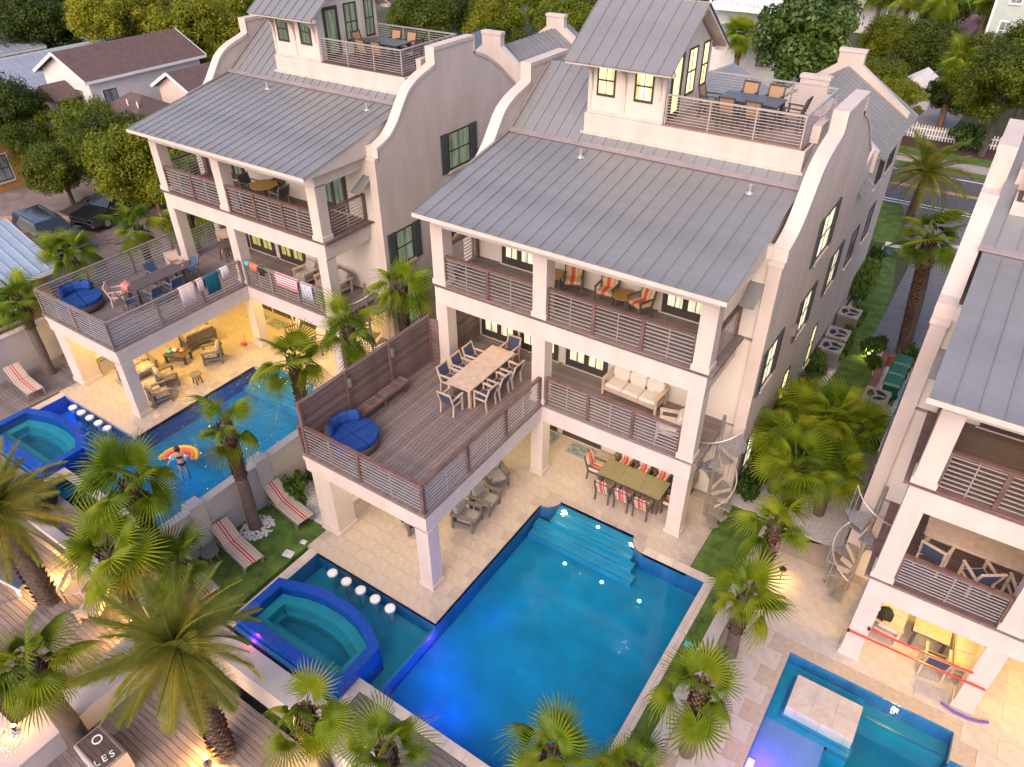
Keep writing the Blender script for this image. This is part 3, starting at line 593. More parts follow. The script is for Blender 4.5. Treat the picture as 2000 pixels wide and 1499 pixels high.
def pooldeck(ox, oy, xr, name):
    poly = [(-5.2,0),(0,0),(0,5.65)]+arc((0,6.17),.52,-90,0)[1:]+[(3.26,6.17)]+arc((3.78,6.17),.52,180,270)[1:]+[(xr,5.65),(xr,9.24),(-5.2,9.24)]
    o = struct(name, MB().prism([(x+ox, y+oy) for x, y in poly], -.16, -.010, 'z'), GROUT)
    def ins(x, y):
        x -= ox; y -= oy
        if not (-5.2 <= x <= xr and 0 <= y <= 9.24): return False
        if x <= 0: return True
        if y >= 6.19: return True
        if y < 5.68: return False
        return (x*x+(y-6.17)**2 < .51**2) or x > 3.82 or ((x-3.78)**2+(y-6.17)**2 < .5**2)
    pavers(o, ins, -5.2+ox, oy, xr+ox, 9.24+oy, -.0095, .61, .456, PAVER)
    return o
pooldeck(0, 0, 5.25, 'pool_terrace'); pooldeck(-14.6, .2, 5.3, 'pool_terrace')
# ---------------------------------------------------------------- pools
def ring(mb, o, i, z0, z1):
    n = len(o); vs_ = [(*p, z1) for p in o]+[(*p, z1) for p in i]+[(*p, z0) for p in o]+[(*p, z0) for p in i]
    mb.add(vs_, [(k,(k+1)%n,n+(k+1)%n,n+k) for k in range(n)]+[(2*n+k,2*n+(k+1)%n,(k+1)%n,k) for k in range(n)]+[(n+k,n+(k+1)%n,3*n+(k+1)%n,3*n+k) for k in range(n)])
    return mb
def offset(poly, d):
    out = []; n = len(poly); A = sum(poly[i][0]*poly[(i+1)%n][1]-poly[(i+1)%n][0]*poly[i][1] for i in range(n)); sg = 1 if A > 0 else -1
    for i in range(n):
        p, q, r = Vector(poly[i-1]), Vector(poly[i]), Vector(poly[(i+1)%n]); e1 = (q-p).normalized(); e2 = (r-q).normalized()
        n1 = Vector((-e1.y, e1.x))*sg; n2 = Vector((-e2.y, e2.x))*sg; b = (n1+n2); b = b/max(.3, b.length_squared)*2
        out.append(tuple(q+b*d))
    return out
def pool(ox, oy, W, label, wmat, slab, deepm, armm):
    Pl = thing('swimming_pool', label, 'pool', (ox, oy, 0)); YB = -2.5; wz = -.045
    # floors
    MB().box(0, YB, -.84, W, 6.17, -.82).build('pool_floor', deepm, Pl); MB().box(-4.75, -3.2, -.76, 0, 0, -.72).build('shelf_floor', armm, Pl)
    wl = MB(); wl.box(-.08, -.0, -1.2, 0, 5.65, -.04); wl.box(W, YB, -1.2, W+.1, 5.65, -.012); wl.box(0, YB-.1, -1.2, W, YB, -.012)
    wl.box(-.10, YB, -1.2, 0, 0, -.30)                       # sunken divider between shelf and deep end
    wl.box(-4.85, -3.2, -.72, -4.75, 0, -.012); wl.box(-4.75, 0, -.72, -.08, .08, -.04); wl.box(-4.75, -3.3, -.72, -.55, -3.2, -.012); wl.box(-.6, -3.2, -.72, -.5, -2.5, -.012); wl.box(-.5, -2.6, -.72, 0, -2.5, -.012)
    for pts in (arc((0,6.17),.52,-90,0), arc((3.78,6.17),.52,180,270)):
        for a, b in zip(pts, pts[1:]): wl.add([(*a,-1.2),(*b,-1.2),(*b,-.04),(*a,-.04)], [(0,1,2,3)])
    wl.box(.52, 6.17, -1.2, 3.26, 6.25, -.04); wl.box(3.78, 5.65, -1.2, W, 5.73, -.012)
    wl.build('pool_wall', TILE, Pl)
    for k, (y0, z) in enumerate(((5.84,-.20), (5.50,-.33), (5.16,-.46), (4.82,-.60))):
        MB().box(.05 if k > 1 else .5, y0, -1.2, 3.3+.18*k, 6.169 if k == 0 else (5.84,5.50,5.16)[k-1], z).build('step', deepm, Pl)
        MB().box(.05 if k > 1 else .5, y0-.004, z+.001, 3.3+.18*k, y0+.05, z+.005).build('step_edge', TILE, Pl)
    MB().prism([(-4.74,-3.19),(-.61,-3.19),(-.61,-2.49),(W-.005,-2.49),(W-.005,5.645)]+arc((3.78,6.17),.525,270,180)+[(3.26,6.165),(.525,6.165)]+arc((0,6.17),.525,0,-90)[1:]+[(.004,5.6),(.004,-.004),(-4.74,-.004)], -.81, wz, 'z').build('water', wmat, Pl)
    def cpb(*q): MB().box(*q).build('coping', COPE, Pl)
    cpb(W-.03, YB-.27, -.012, W+.25, 5.93, .008); cpb(-.62, YB-.27, -.012, W-.032, YB+.03, .008); cpb(-.62, -3.28, -.012, -.33, YB-.272, .008); cpb(-5.05, -3.3, -.012, -4.72, -.0, .008)
    if slab: cpb(3.8, 5.62, -.012, W-.032, 5.93, .0075)
    for k in range(5):
        x = -3.8+.585*k; s = MB(); s.lathe([(.09,-.70),(.09,-.13),(.155,-.11),(.16,-.02),(.145,.0)], (x, -.30, -.02), 18); s.build('bar_stool', WPAINT, Pl, True)
        MB().cyl((x,-.30,-.02),(x,-.30,-.017),.085,n=16).build('stool_top', WPAINT, Pl)
    # spa
    sp = thing('spa', label.replace('pool', 'spa') if False else '', 'spa', (ox, oy, 0))
    o = [(-4.74,-3.18),(-.62,-3.18),(-.62,-1.62),(-1.1,-1.32),(-1.74,-1.09),(-2.4,-1.0),(-3.1,-1.02),(-3.75,-1.15),(-4.3,-1.35),(-4.74,-1.5)]
    i1 = offset(o, .29); i2 = offset(o, .60); i3 = offset(o, .78)
    ring(MB(), o, i1, -.71, .32).build('spa_wall', SPATILE, sp); ring(MB(), i1, i2, -.6, -.02).build('bench', PLASTERT, sp); ring(MB(), i2, i3, -.6, -.28).build('bench_step', PLASTERT, sp)
    MB().prism(i3, -.62, -.6, 'z').build('spa_floor', PLASTERT, sp); MB().prism(offset(o, .295), -.59, .27, 'z').build('water', SPAW, sp)
    for x in (-3.0, -2.2): MB().lathe([(.11,0),(.11,.012),(.085,.016)], (x,-2.3,-.6), 14).build('drain_cover', PLASTERT, sp)
    return Pl, sp
PM, SM = pool(0, 0, 5.87, 'large deep blue pool in front of the middle house, lamps glowing on its floor', WATER, True, PLASTER, PLASTERT)
tag(SM, 'raised blue mosaic spa beside the white round stools of the middle pool')
PL, SL = pool(-14.6, .25, 6.5, 'rippling blue pool of the left house with the rainbow float', WATERR, False, PLASTER, PLASTER)
tag(SL, 'raised spa of the left house pool, dark teal water, at the left edge')
# lamps of the pools
for p, q in ((PM, ((.75,5.99,-.20),(2.03,5.99,-.20),(1.65,4.53,-.82),(3.0,4.53,-.82),(4.3,4.53,-.82))),):
    for c in q: MB().cyl((c[0],c[1],c[2]), (c[0],c[1],c[2]+.015), .05, n=12).build('pool_light', LAMPB, p)
def plamp(p, x, y, z, e, c, r=.8): lamp('pool_lamp', p, (x, y, z), e*2.6, c, r)
BL, TQ, MG = (.0,.10,1), (.10,.75,1), (.75,.05,.9)
for x, y, e, c in ((.8,-.9,17,BL),(.9,1.6,7,BL),(1.8,-1.6,15,(0,.10,1)),(4.6,3.2,2.4,TQ),(4.6,0.4,2.0,TQ),(2.6,3.4,3,TQ),(2.8,.6,2.4,(.03,.45,1)),(.2,-.25,3.5,MG),(1.3,-1.9,2.5,MG)): plamp(PM, x, y, -.42, e, c, .25 if c == MG else .8)
for x, y, e, c in ((-.4,-2.0,1.0,TQ),(-3.9,-.6,.7,(.1,1,.8)),(-2.2,-.6,.8,TQ)): plamp(PM, x, y, -.4, e, c)
lamp('pool_lamp', SM, (-3.9,-3.31,.05), 6, (1,.02,.25), .05); plamp(SM, -2.6, -2.2, .2, 1.6, (.1,.8,.9))
for x, y, e, c in ((1,3.5,11,(.02,.35,1)),(4.5,3.5,11,(.04,.45,1)),(2.5,0,12,(.02,.38,1)),(5,-1,9,(.02,.3,1))): plamp(PL, x, y, -.5, e, c)
for x, y, e, c in ((-4.0,-.6,16,(.01,.05,1)),(-1.5,-.6,5,(.02,.2,1))): plamp(PL, x, y, -.5, e, c)
plamp(SL, -2.6, -2.2, .2, 1.0, (.1,.8,.8))
# right-hand pool with a stone island
PR = thing('swimming_pool', 'turquoise pool with a square stone island and purple glow, bottom right corner', 'pool', (8.75, 0, 0))
m = MB(); m.box(0,-4,-1.3,8,4.65,-1.25); m.build('pool_floor', PLASTERT, PR)
m = MB(); m.box(-.08,-4,-1.25,0,4.65,-.012); m.box(0,4.65,-1.25,4.1,4.73,-.012); m.box(4.1,3.9,-1.25,4.18,4.65,-.012); m.box(4.1,3.82,-1.25,8,3.9,-.012); m.build('pool_wall', TILE, PR)
MB().box(0,2.75,-1.25,2.05,4.64,-.40).build('ledge', PLASTER, PR); MB().box(0,-4,-1.25,1.5,2.75,-.40).build('ledge', PLASTERP, PR); MB().box(2.05,4.2,-1.25,4.09,4.64,-.5).build('step', PLASTERT, PR)
for a in ((1.5,-4,1.56,2.75),(1.5,2.69,2.05,2.75),(2.05,4.2,4.09,4.26),(.25,2.9,.31,4.3),(.31,4.24,2.0,4.3),(.31,2.9,2.0,2.96)): MB().box(a[0],a[1],-.45 if a[2]<3 else -.52,a[2],a[3],-.385 if a[2]<3 else -.49).build('ledge_edge', TILE, PR)
isl = MB().box(.36,3.05,-.39,2.02,4.12,-.02).build('island', TRAV, PR)
for i in range(3):
    for j in range(2): MB().box(.36+.553*i+.003,3.05+.535*j+.003,-.019,.36+.553*(i+1)-.003,3.05+.535*(j+1)-.003,.0).build('paver', PAVERG, isl)
MB().prism([(.005,-4),(7.9,-4),(7.9,3.89),(4.095,3.89),(4.095,4.645),(.005,4.645)], -1.24, -.07, 'z').build('water', WATER, PR)
for x, y, e, c in ((.35,1.5,22,(.6,.04,1)),(.7,.2,14,(.55,.04,1)),(2.8,2.4,3,(.05,.9,.7)),(2.8,-.5,2.5,(.05,.85,.7))): plamp(PR, x, y, -.22 if x < 1.5 else -.7, e, c)
MB().box(.02,1.05,-.5,.16,1.3,-.15).build('pool_light', emit('violet_lamp', (.6,.15,1), 6), PR)
MB().box(4.75,3.85,-.9,6,4.6,-.88).build('side_basin', PLASTERT, PR)
# terraces and lawns round the pools
ry = struct('stone_terrace', MB().prism([(6.96,-4.55),(8.72,-4.55),(8.72,4.68),(12.82,4.68),(12.82,3.86),(15.5,3.86),(15.5,9.3),(9.0,9.3),(6.96,8.6)], -.2, -.01, 'z'), GROUT)
def ins_r(x, y): return 6.96 <= x <= 15.4 and -4.5 <= y <= 9.25 and not (8.72 < x < 12.82 and y < 4.68) and not (x >= 12.8 and y < 3.9) and not (x < 9 and y > 8.6)
pavers(ry, ins_r, 6.96, -4.5, 15.4, 9.25, -.0095, .80, .60, PAVERG)
struct('lawn', MB().box(-7.7,-4.0,-.25,-5.22,9.2,-.006), TURF)
struct('lawn', MB().prism([(5.27,5.95),(6.13,5.95),(6.13,-4.5),(6.64,-4.5),(6.64,9.2),(5.27,9.2)], -.2, -.004, 'z'), TURF)
struct('lawn', MB().prism([(5.95,11.5),(7.75,11.5),(7.95,16.0),(7.9,18.0),(7.45,20.6),(6.95,22.2),(6.85,27.0),(6.2,31.5),(5.55,31.5),(5.7,24.5),(5.75,20.5),(6.25,19.2),(5.95,15.8)], -.05, .004, 'z'), TURF)
struct('pebble_bed', MB().prism([(5.27,9.2),(9.0,9.2),(9.0,21.8),(6.9,21.8),(5.27,33)], -.1, -.008, 'z'), PEBBLE)
struct('pebble_bed', MB().box(-7.7,.9,-.05,-5.5,3.3,.001), PEBBLE)
struct('white_edging', MB().beam((5.5,31,.0),(5.62,24.5,.0),.1,.1).beam((5.62,24.5,0),(5.68,20.6,0),.1,.1).beam((5.68,20.6,0),(6.15,19.2,0),.1,.1).beam((6.15,19.2,0),(5.88,15.8,0),.1,.1).beam((5.88,15.8,0),(5.9,11.6,0),.1,.1).beam((7.9,18,0),(7.45,20.6,0),.1,.08).beam((7.45,20.6,0),(6.93,22,0),.1,.08), WPAINT)
# timber decks
def deck(name, x0, y0, x1, y1, z, along, m, base=DKWOOD):
    o = struct(name, rect(x0, y0, x1, y1, z-.04, .05), base); planks(o, x0, y0, x1, y1, z, along, .15, m); return o
deck('timber_deck', -22.3, -4.5, -19.82, 1.75, .0, 'x', BOARDWALK)
deck('boardwalk', -14.5, -8.6, 1.5, -4.35, -1.0, 'x', BOARDWALK)
deck('timber_deck', -.31, -3.75, 6.1, -2.78, .0, 'x', BOARDWALK)
deck('timber_deck', -22.3, -8.6, -14.7, -4.55, -.5, 'x', BOARDWALK)
# garden walls
def gwall(label, x0, y0, x1, y1, z0, z1, piers=(), ax='y', m=CREAM):
    W = thing('garden_wall', label, 'wall', ((x0+x1)/2, (y0+y1)/2, z0)); q = Vector(W.location)
    MB().box(x0-q.x, y0-q.y, 0, x1-q.x, y1-q.y, z1-z0-.06).build('wall_body', m, W); MB().box(x0-q.x-.035, y0-q.y, z1-z0-.06, x1-q.x+.035, y1-q.y, z1-z0).build('wall_cap', m, W)
    for p in piers:
        a = (x0-q.x-.1, p-q.y-.25, x1-q.x+.1, p-q.y+.25) if ax == 'y' else (p-q.x-.25, y0-q.y-.1, p-q.x+.25, y1-q.y+.1)
        MB().box(a[0], a[1], 0, a[2], a[3], z1-z0+.14).build('pier', m, W)
    return W
gwall('white garden wall with low piers between the left pool and the striped loungers', -7.98, -4.0, -7.74, 8.5, -.2, 1.75, (-3.3,-1.75,.75,3.2))
gwall('white garden wall behind the palm trunk at the left edge', -22.65, -4.6, -22.4, 9, -.2, 1.8, ())
gwall('low white wall under the row of fan palms left of the right pool terrace', 6.66, -4.5, 6.95, 8.4, -.2, .45, ())
gwall('white retaining wall below the middle spa', -5.1, -4.12, -.35, -3.42, -1.05, .0, (), 'x')
gwall('white retaining wall along the bottom of the middle pool deck', -.34, -4.3, 6.6, -3.77, -1.05, .02, (), 'x')
gwall('long low white wall crossing the boardwalk at lower left', -7.15, -9.5, -6.1, -4.2, -1.05, -.25, ())
gwall('white wall along the left boardwalk behind the timber chairs', -14.6, -4.35, -7.2, -4.05, -1.05, .15, (), 'x')
gwall('white planter wall glowing orange in the bottom left corner', -10.5, -9.8, -7.2, -8.3, -1.05, -.35, (), 'x')
# pebbles that can be made out, loose stones round palms
def pebbles(name, label, cx, cy, rx, ry_, z, n, s=.06, parent=None):
    mb = MB()
    for i in range(n):
        a = rnd.uniform(0, 6.283); q = math.sqrt(rnd.random()); x = cx+math.cos(a)*q*rx; y = cy+math.sin(a)*q*ry_; r = s*rnd.uniform(.5,1.2)
        t = rnd.uniform(0,3); vs_ = [(x+r*math.cos(t+k*1.5708)*(1.3 if k % 2 else .9), y+r*math.sin(t+k*1.5708)*(1.3 if k % 2 else .9), z+r*.25) for k in range(4)]+[(x,y,z+r*.75),(x,y,z-.02)]
        mb.add(vs_, [(0,1,4),(1,2,4),(2,3,4),(3,0,4),(1,0,5),(2,1,5),(3,2,5),(0,3,5)])
    return tag(mb.build(name, PEBBLE), label, 'pebbles', kind='stuff')
pebbles('gravel', 'white pebble ring round the palm beside the loungers', -7.15, -.35, .55, .55, .0, 260)
pebbles('gravel', 'white pebbles beside the lounge bed and pillar', -6.3, 2.1, .9, 1.1, .0, 420)
pebbles('gravel', 'white pebbles by the left house kitchen pillar', -20.9, 1.9, .7, .5, .02, 160)
pebbles('gravel', 'white pebble strip along the side lawn', 5.75, 17.2, .35, 3.0, .0, 340, .05)
pebbles('gravel', 'dark and pale pebbles in the lit bottom left corner', -6.9, -8.6, .5, .28, -.25, 70, .045)
struct('subsoil', rect(-22.7,-4.6,15.5,9.3,-1.72,.2), DIRT)
struct('planting_bed', MB().box(-19.6,-4.5,-.4,-8.0,-3.1,-.06).box(-8.08,-3.1,-.4,-8.0,9.2,-.06).box(6.62,-4.5,-.4,6.67,9.2,-.06).box(-9.3,5.8,-.4,-8.0,9.25,-.05).box(-22.5,-4.64,-.9,-19.6,-4.48,-.07).box(-19.84,-4.48,-.4,-19.64,.2,-.05).box(-22.45,1.7,-.4,-19.7,9.3,-.03), DIRT)
struct('step_riser', MB().box(-14.72,-8.6,-1.1,-14.5,-4.5,-.53).box(-22.5,-4.54,-.6,-14.7,-4.5,-.08), DKWOOD)
# ---------------------------------------------------------------- palms
def fan_mesh(name, m, Lr=.62, pet=.55, spread=150, n=20, droop=.25, fold=.06, seed=0, split=.55):
    r = random.Random(seed); mb = MB()
    mb.tube([(0,0,0),(pet*.5,0,.03),(pet,0,.0)], [.022,.014,.012], 4)
    A = [R(-spread+2*spread*i/n) for i in range(n+1)]
    def pt(a, q, z=0):
        x = pet+q*math.cos(a); return (x, q*math.sin(a), z-droop*q*q*(1.1+.5*abs(math.sin(a)))+.10*q*(1-math.cos(a)))
    for i in range(n):
        a0, a1 = A[i], A[i+1]; am = (a0+a1)/2; L = Lr*(.80+.20*math.cos(am*.75))*r.uniform(.92,1.06); q = L*split
        fo = fold*L; c = (pet, 0, 0)
        p0, pm, p1 = pt(a0, q), pt(am, q, fo), pt(a1, q); w_ = (a1-a0)*.20
        dz = -droop*r.uniform(.05,.35)*L; t0, t1, tm = pt(am-w_, L*.76), pt(am+w_, L*.76), pt(am, L*.76, fo*.5); tip = pt(am+r.uniform(-.06,.06), L*r.uniform(.96,1.12), dz*1.6)
        mb.add([c, p0, pm, p1, t0, tm, t1, tip], [(0,1,2),(0,2,3),(1,4,5,2),(2,5,6,3),(4,7,5),(5,7,6)])
    return mb.mesh(name, m)
FANS = [fan_mesh('frond', LEAF, .68, .55, 150, 32, .26, .045, 1, .42), fan_mesh('frond', LEAF, .64, .66, 160, 34, .48, .04, 2, .38), fan_mesh('frond', LEAF, .74, .46, 130, 30, .18, .05, 3, .44), fan_mesh('frond', LEAF, .66, .50, 85, 20, 1.0, .12, 21, .30), fan_mesh('frond', LEAF, .64, .60, 105, 24, .75, .08, 9, .34)]
FANOLD = fan_mesh('frond', LEAFO, .55, .5, 110, 16, .5, .08, 4)
FANDEAD = fan_mesh('dead_frond', BOOT, .5, .35, 60, 9, .6, .12, 5, .4)
def feather_mesh(name, m, L=2.2, n=38, droop=.55, seed=0, wid=.50):
    r = random.Random(seed); mb = MB(); pts = []
    for i in range(9):
        t = i/8; pts.append((L*t*(1-.10*t), 0, L*(.16*t-droop*t*t*.75)))
    mb.tube(pts, [.035*(1-.85*i/8)+.004 for i in range(9)], 4)
    def at(t): f = t*8; i = min(7, int(f)); u = f-i; return Vector(pts[i]).lerp(Vector(pts[i+1]), u)
    for i in range(n):
        t = .10+.9*i/n; p = at(t); l = wid*math.sin(math.pi*min(1, .18+.80*t))**.6*r.uniform(.85,1.1); w_ = .012
        for s in (-1, 1):
            d = Vector((.62+.5*t, s*.9, .30-.35*t+r.uniform(-.12,.12))).normalized(); tip = p+d*l+Vector((0,0,-.10*l)); mid = p+d*l*.5
            mb.add([p+Vector((-w_,0,0)), p+Vector((w_,0,0)), mid+Vector((w_*.9,0,.01)), tip, mid+Vector((-w_*.9,0,0))], [(0,1,2,4),(4,2,3)])
    return mb.mesh(name, m)
FEATH = [feather_mesh('frond', DATEL, 2.15, 62, .55, 1), feather_mesh('frond', DATEL, 2.05, 62, .85, 2), feather_mesh('frond', DATEL, 2.25, 62, .36, 3)]
def boots(mb, r0, r1, z0, z1, x0, y0, dx, dy, rows, per, ln=.13, out=.06, rr=rnd):
    for k in range(rows):
        t = (k+.5)/rows; z = z0+(z1-z0)*t; rad = r0+(r1-r0)*t; cx = x0+dx*t; cyy = y0+dy*t
        for j in range(per):
            a = 2*math.pi*(j+.5*(k % 2))/per+rr.uniform(-.06,.06); ca, sa = math.cos(a), math.sin(a); w_ = rad*math.pi/per*.85; o = out*rr.uniform(.6,1.4)
            b = Vector((cx+ca*rad, cyy+sa*rad, z)); tv = Vector((-sa, ca, 0)); up = Vector((ca*o, sa*o, ln))
            mb.add([b-tv*w_, b+tv*w_, b+tv*w_*.6+up, b-tv*w_*.6+up, b+Vector((ca*.02,sa*.02,-ln*.25))], [(0,1,2,3),(0,4,1),(3,2,1,0)])
def trunk_mesh(mb, h, r0, r1, lean, n=12, seg=10, ringz=.0):
    prof = []
    for i in range(seg+1):
        t = i/seg; r = r0+(r1-r0)*t+(.05*r0 if i == 0 else 0); prof.append((lean[0]*t*t, lean[1]*t*t, h*t, r))
    vs_ = []; 
    for i, (x, y, z, r) in enumerate(prof):
        for k in range(n): a = 2*math.pi*k/n; q = r*(1+.05*math.sin(3*a+i*1.7)); vs_.append((x+q*math.cos(a), y+q*math.sin(a), z))
    mb.add(vs_, [(i*n+k, i*n+(k+1)%n, (i+1)*n+(k+1)%n, (i+1)*n+k) for i in range(seg) for k in range(n)]+[tuple(range(seg*n, (seg+1)*n))])
def fan_palm(label, x, y, z0, h, sc=1.0, nf=22, lean=(0,0), seed=0, old=2, dead=3, boot=.45, tr=.13, group='fan palms round the pools', name='fan_palm', bark=None, up=80, dn=-35):
    r = random.Random(seed); T = thing(name, label, 'palm tree', (x, y, z0), 0, group); dn += r.uniform(-18,8); up += r.uniform(-6,8); dead += 2
    mb = MB(); trunk_mesh(mb, h, tr*1.25, tr, lean, seg=8); mb.build('trunk', bark or BARKG, T, True)
    if boot:
        mb = MB(); zb = h*(1-boot); boots(mb, tr*1.05, tr*1.2, zb, h, lean[0]*(1-boot)**2, lean[1]*(1-boot)**2, lean[0]*(1-(1-boot)**2), lean[1]*(1-(1-boot)**2), max(3, int(h*boot/.085)), 9, .15, .07, r); mb.build('leaf_bases', BARK, T)
    for i in range(nf+old+dead):
        az = i*2.399963+r.uniform(-.25,.25)+seed
        if i < nf: el = R(up-(up-dn)*((i+.3)/nf)**.85+r.uniform(-8,8)); me = FANS[r.randrange(len(FANS))]; s = sc*r.uniform(.70,1.18)
        elif i < nf+old: el = R(r.uniform(-60,-40)); me = FANOLD; s = sc*r.uniform(.8,1)
        else: el = R(r.uniform(-75,-60)); me = FANDEAD; s = sc*r.uniform(.7,1)
        o = inst('frond' if i < nf+old else 'dead_frond', me, T, (lean[0], lean[1], h-.04-.10*min(1, i/nf)), None, s)
        o.rotation_mode = 'QUATERNION'; o.rotation_quaternion = (Matrix.Rotation(az, 3, 'Z') @ Matrix.Rotation(-el, 3, 'Y') @ Matrix.Rotation(r.uniform(-.5,.5), 3, 'X')).to_quaternion()
    return T
def date_palm(label, x, y, z0, h, sc=1.0, nf=40, lean=(0,0), seed=0, tr=.2, group='feathery date palms', up=78, dn=-38):
    r = random.Random(seed); T = thing('date_palm', label, 'palm tree', (x, y, z0), 0, group)
    mb = MB(); trunk_mesh(mb, h, tr*1.1, tr*.95, lean); mb.build('trunk', BARKG, T, True)
    mb = MB(); boots(mb, tr*1.05, tr*1.0, .1, h-.1, 0, 0, lean[0], lean[1], int(h/.11), 10, .10, .075, r); mb.build('leaf_bases', BOOT, T)
    for i in range(nf):
        az = i*2.399963+r.uniform(-.2,.2)+seed; el = R(up-(up-dn)*((i+.3)/nf)**.9+r.uniform(-7,7))
        o = inst('frond', FEATH[r.randrange(3)], T, (lean[0], lean[1], h-.05), None, sc*r.uniform(.85,1.08))
        o.rotation_mode = 'QUATERNION'; o.rotation_quaternion = (Matrix.Rotation(az, 3, 'Z') @ Matrix.Rotation(-el, 3, 'Y') @ Matrix.Rotation(r.uniform(-.4,.4), 3, 'X')).to_quaternion()
    return T
fan_palm('tall fan palm rising from the white pebble ring beside the striped loungers', -7.2, -.36, 0, 4.2, 1.15, 10, (-.15,.1), 11, 1, 3, .5, .16, dn=-55)
fan_palm('fan palm behind the blue daybed end of the wooden privacy wall', -8.35, 3.3, -.05, 4.2, 1.25, 12, (0,0), 12, 0, 2, .6, .16)
fan_palm('fan palm behind the middle of the wooden privacy wall', -8.35, 5.9, -.05, 4.0, 1.2, 12, (0,0), 13, 0, 2, .6, .16)
fan_palm('fan palm behind the far end of the wooden privacy wall, by the shuttered window', -8.35, 8.8, -.05, 4.4, 1.25, 12, (0,0), 14, 0, 2, .6, .16)
fan_palm('fan palm overhanging the boardwalk beside the timber chairs, yellow leaves below', -6.75, -4.75, -1, 4.3, 1.3, 12, (0,0), 15, 2, 4, .5, .16)
fan_palm('fan palm standing before the left pool at the end of the garden wall', -7.25, -3.4, -.3, 4.7, 1.25, 14, (0,0), 16, 0, 4, .5, .16)
fan_palm('small fan palm at the lawn corner beside the hidden lounger', -5.95, -3.55, -.2, 2.4, 1.05, 9, (0,0), 26, 0, 2, .5, .15)
fan_palm('fan palm at the lower left edge above the plank sign', -6.05, -7.5, -1, 3.3, 1.2, 16, (-.1,0), 17, 1, 4, .25, .22, dn=-50)
fan_palm('fan palm in front of the spa with orange leaves underneath', 0.0, -4.55, -1, 2.9, .98, 10, (-.03,0), 18, 3, 3, .6, .15, dn=-45)
fan_palm('fan palm at the bottom edge beside the plank notch of the pool', 2.45, -4.45, -1, 3.6, 1.0, 11, (0,0), 19, 0, 2, .6, .15)
fan_palm('fan palm at the bottom edge overlapping the deep end of the middle pool', 5.55, -3.2, -.2, 3.3, 1.0, 11, (0,.4), 20, 1, 2, .6, .15)
fan_palm('fan palm low on the grass strip at the bottom right of the middle pool', 6.8, -1.75, -.05, 1.9, .85, 9, (0,.2), 27, 0, 2, .5, .14)
fan_palm('nearest fan palm of the row along the right terrace, big bright crown', 7.45, .5, 0, 2.6, 1.1, 11, (-.05,.1), 21, 0, 3, .6, .15, dn=-45)
fan_palm('second nearest fan palm of the row beside the stone terrace', 7.35, 3.7, 0, 2.4, 1.05, 10, (0,0), 22, 0, 3, .6, .15, dn=-40)
fan_palm('third fan palm of the row, beside the lit stone patch', 7.25, 6.3, 0, 2.7, 1.0, 11, (0,0), 23, 0, 3, .6, .15)
for i, (x, y, h, s, l) in enumerate(((6.3,10.6,2.3,1.15,'bushy palm cluster nearest the spiral stair of the middle house'),(7.2,12.2,2.5,1.25,'bushy palm at the lower end of the side lawn, middle of the clump'),(7.9,10.4,1.9,1.1,'bushy palm at the lower end of the side lawn, beside the right spiral stair'),(6.2,12.8,2.2,1.2,'bushy palm against the middle house side wall at the end of the lawn'),(8.05,13.0,1.8,1.1,'bushy palm in front of the pale air conditioning units'),(7.0,9.0,2.6,1.15,'fan palm at the head of the row, just before the bushy clump'))):
    fan_palm(l, x, y, 0, h, s, 19, (0,0), 40+i, 0, 2, .4, .14, 'palms clumped in the side passage', up=75, dn=-15)
fan_palm('tall fan palm with orange brown trunk beside the asphalt drive', 8.25, 22.1, 0, 5.3, 1.5, 13, (-.45,0), 24, 0, 3, .98, .2)
date_palm('feathery palm in front of the road between the middle and right houses', 5.75, 36.8, 0, 3.1, 1.2, 46, (.2,0), 25)
date_palm('large feathery date palm lit from below beside the spa', -2.55, -5.6, -1, 4.7, 1.0, 44, (0,0), 31, .24, dn=-45)
date_palm('feathery date palm leaning in at the left edge over the boardwalk', -11.05, -5.5, -1, 3.9, 1.0, 48, (-.25,0), 32, .26)
fan_palm('fan palm against the orange house at the left edge', -21.35, .75, 0, 3.5, 1.15, 15, (-.35,.15), 33, 0, 3, .4, .16)
fan_palm('fan palm beyond the left corner of the left house deck', -24.6, 4.6, 0, 3.2, 1.3, 13, (0,0), 34, 0, 2, .5, .16)
fan_palm('fan palm beside the parked black cars, half hidden by the left deck rail', -25.2, 8.4, 0, 2.8, 1.35, 12, (0,0), 35, 0, 2, .5, .16)
fan_palm('fan palm behind the left house deck below the leaning tree', -24.2, 10.6, 0, 2.9, 1.35, 12, (0,0), 36, 0, 2, .5, .16)
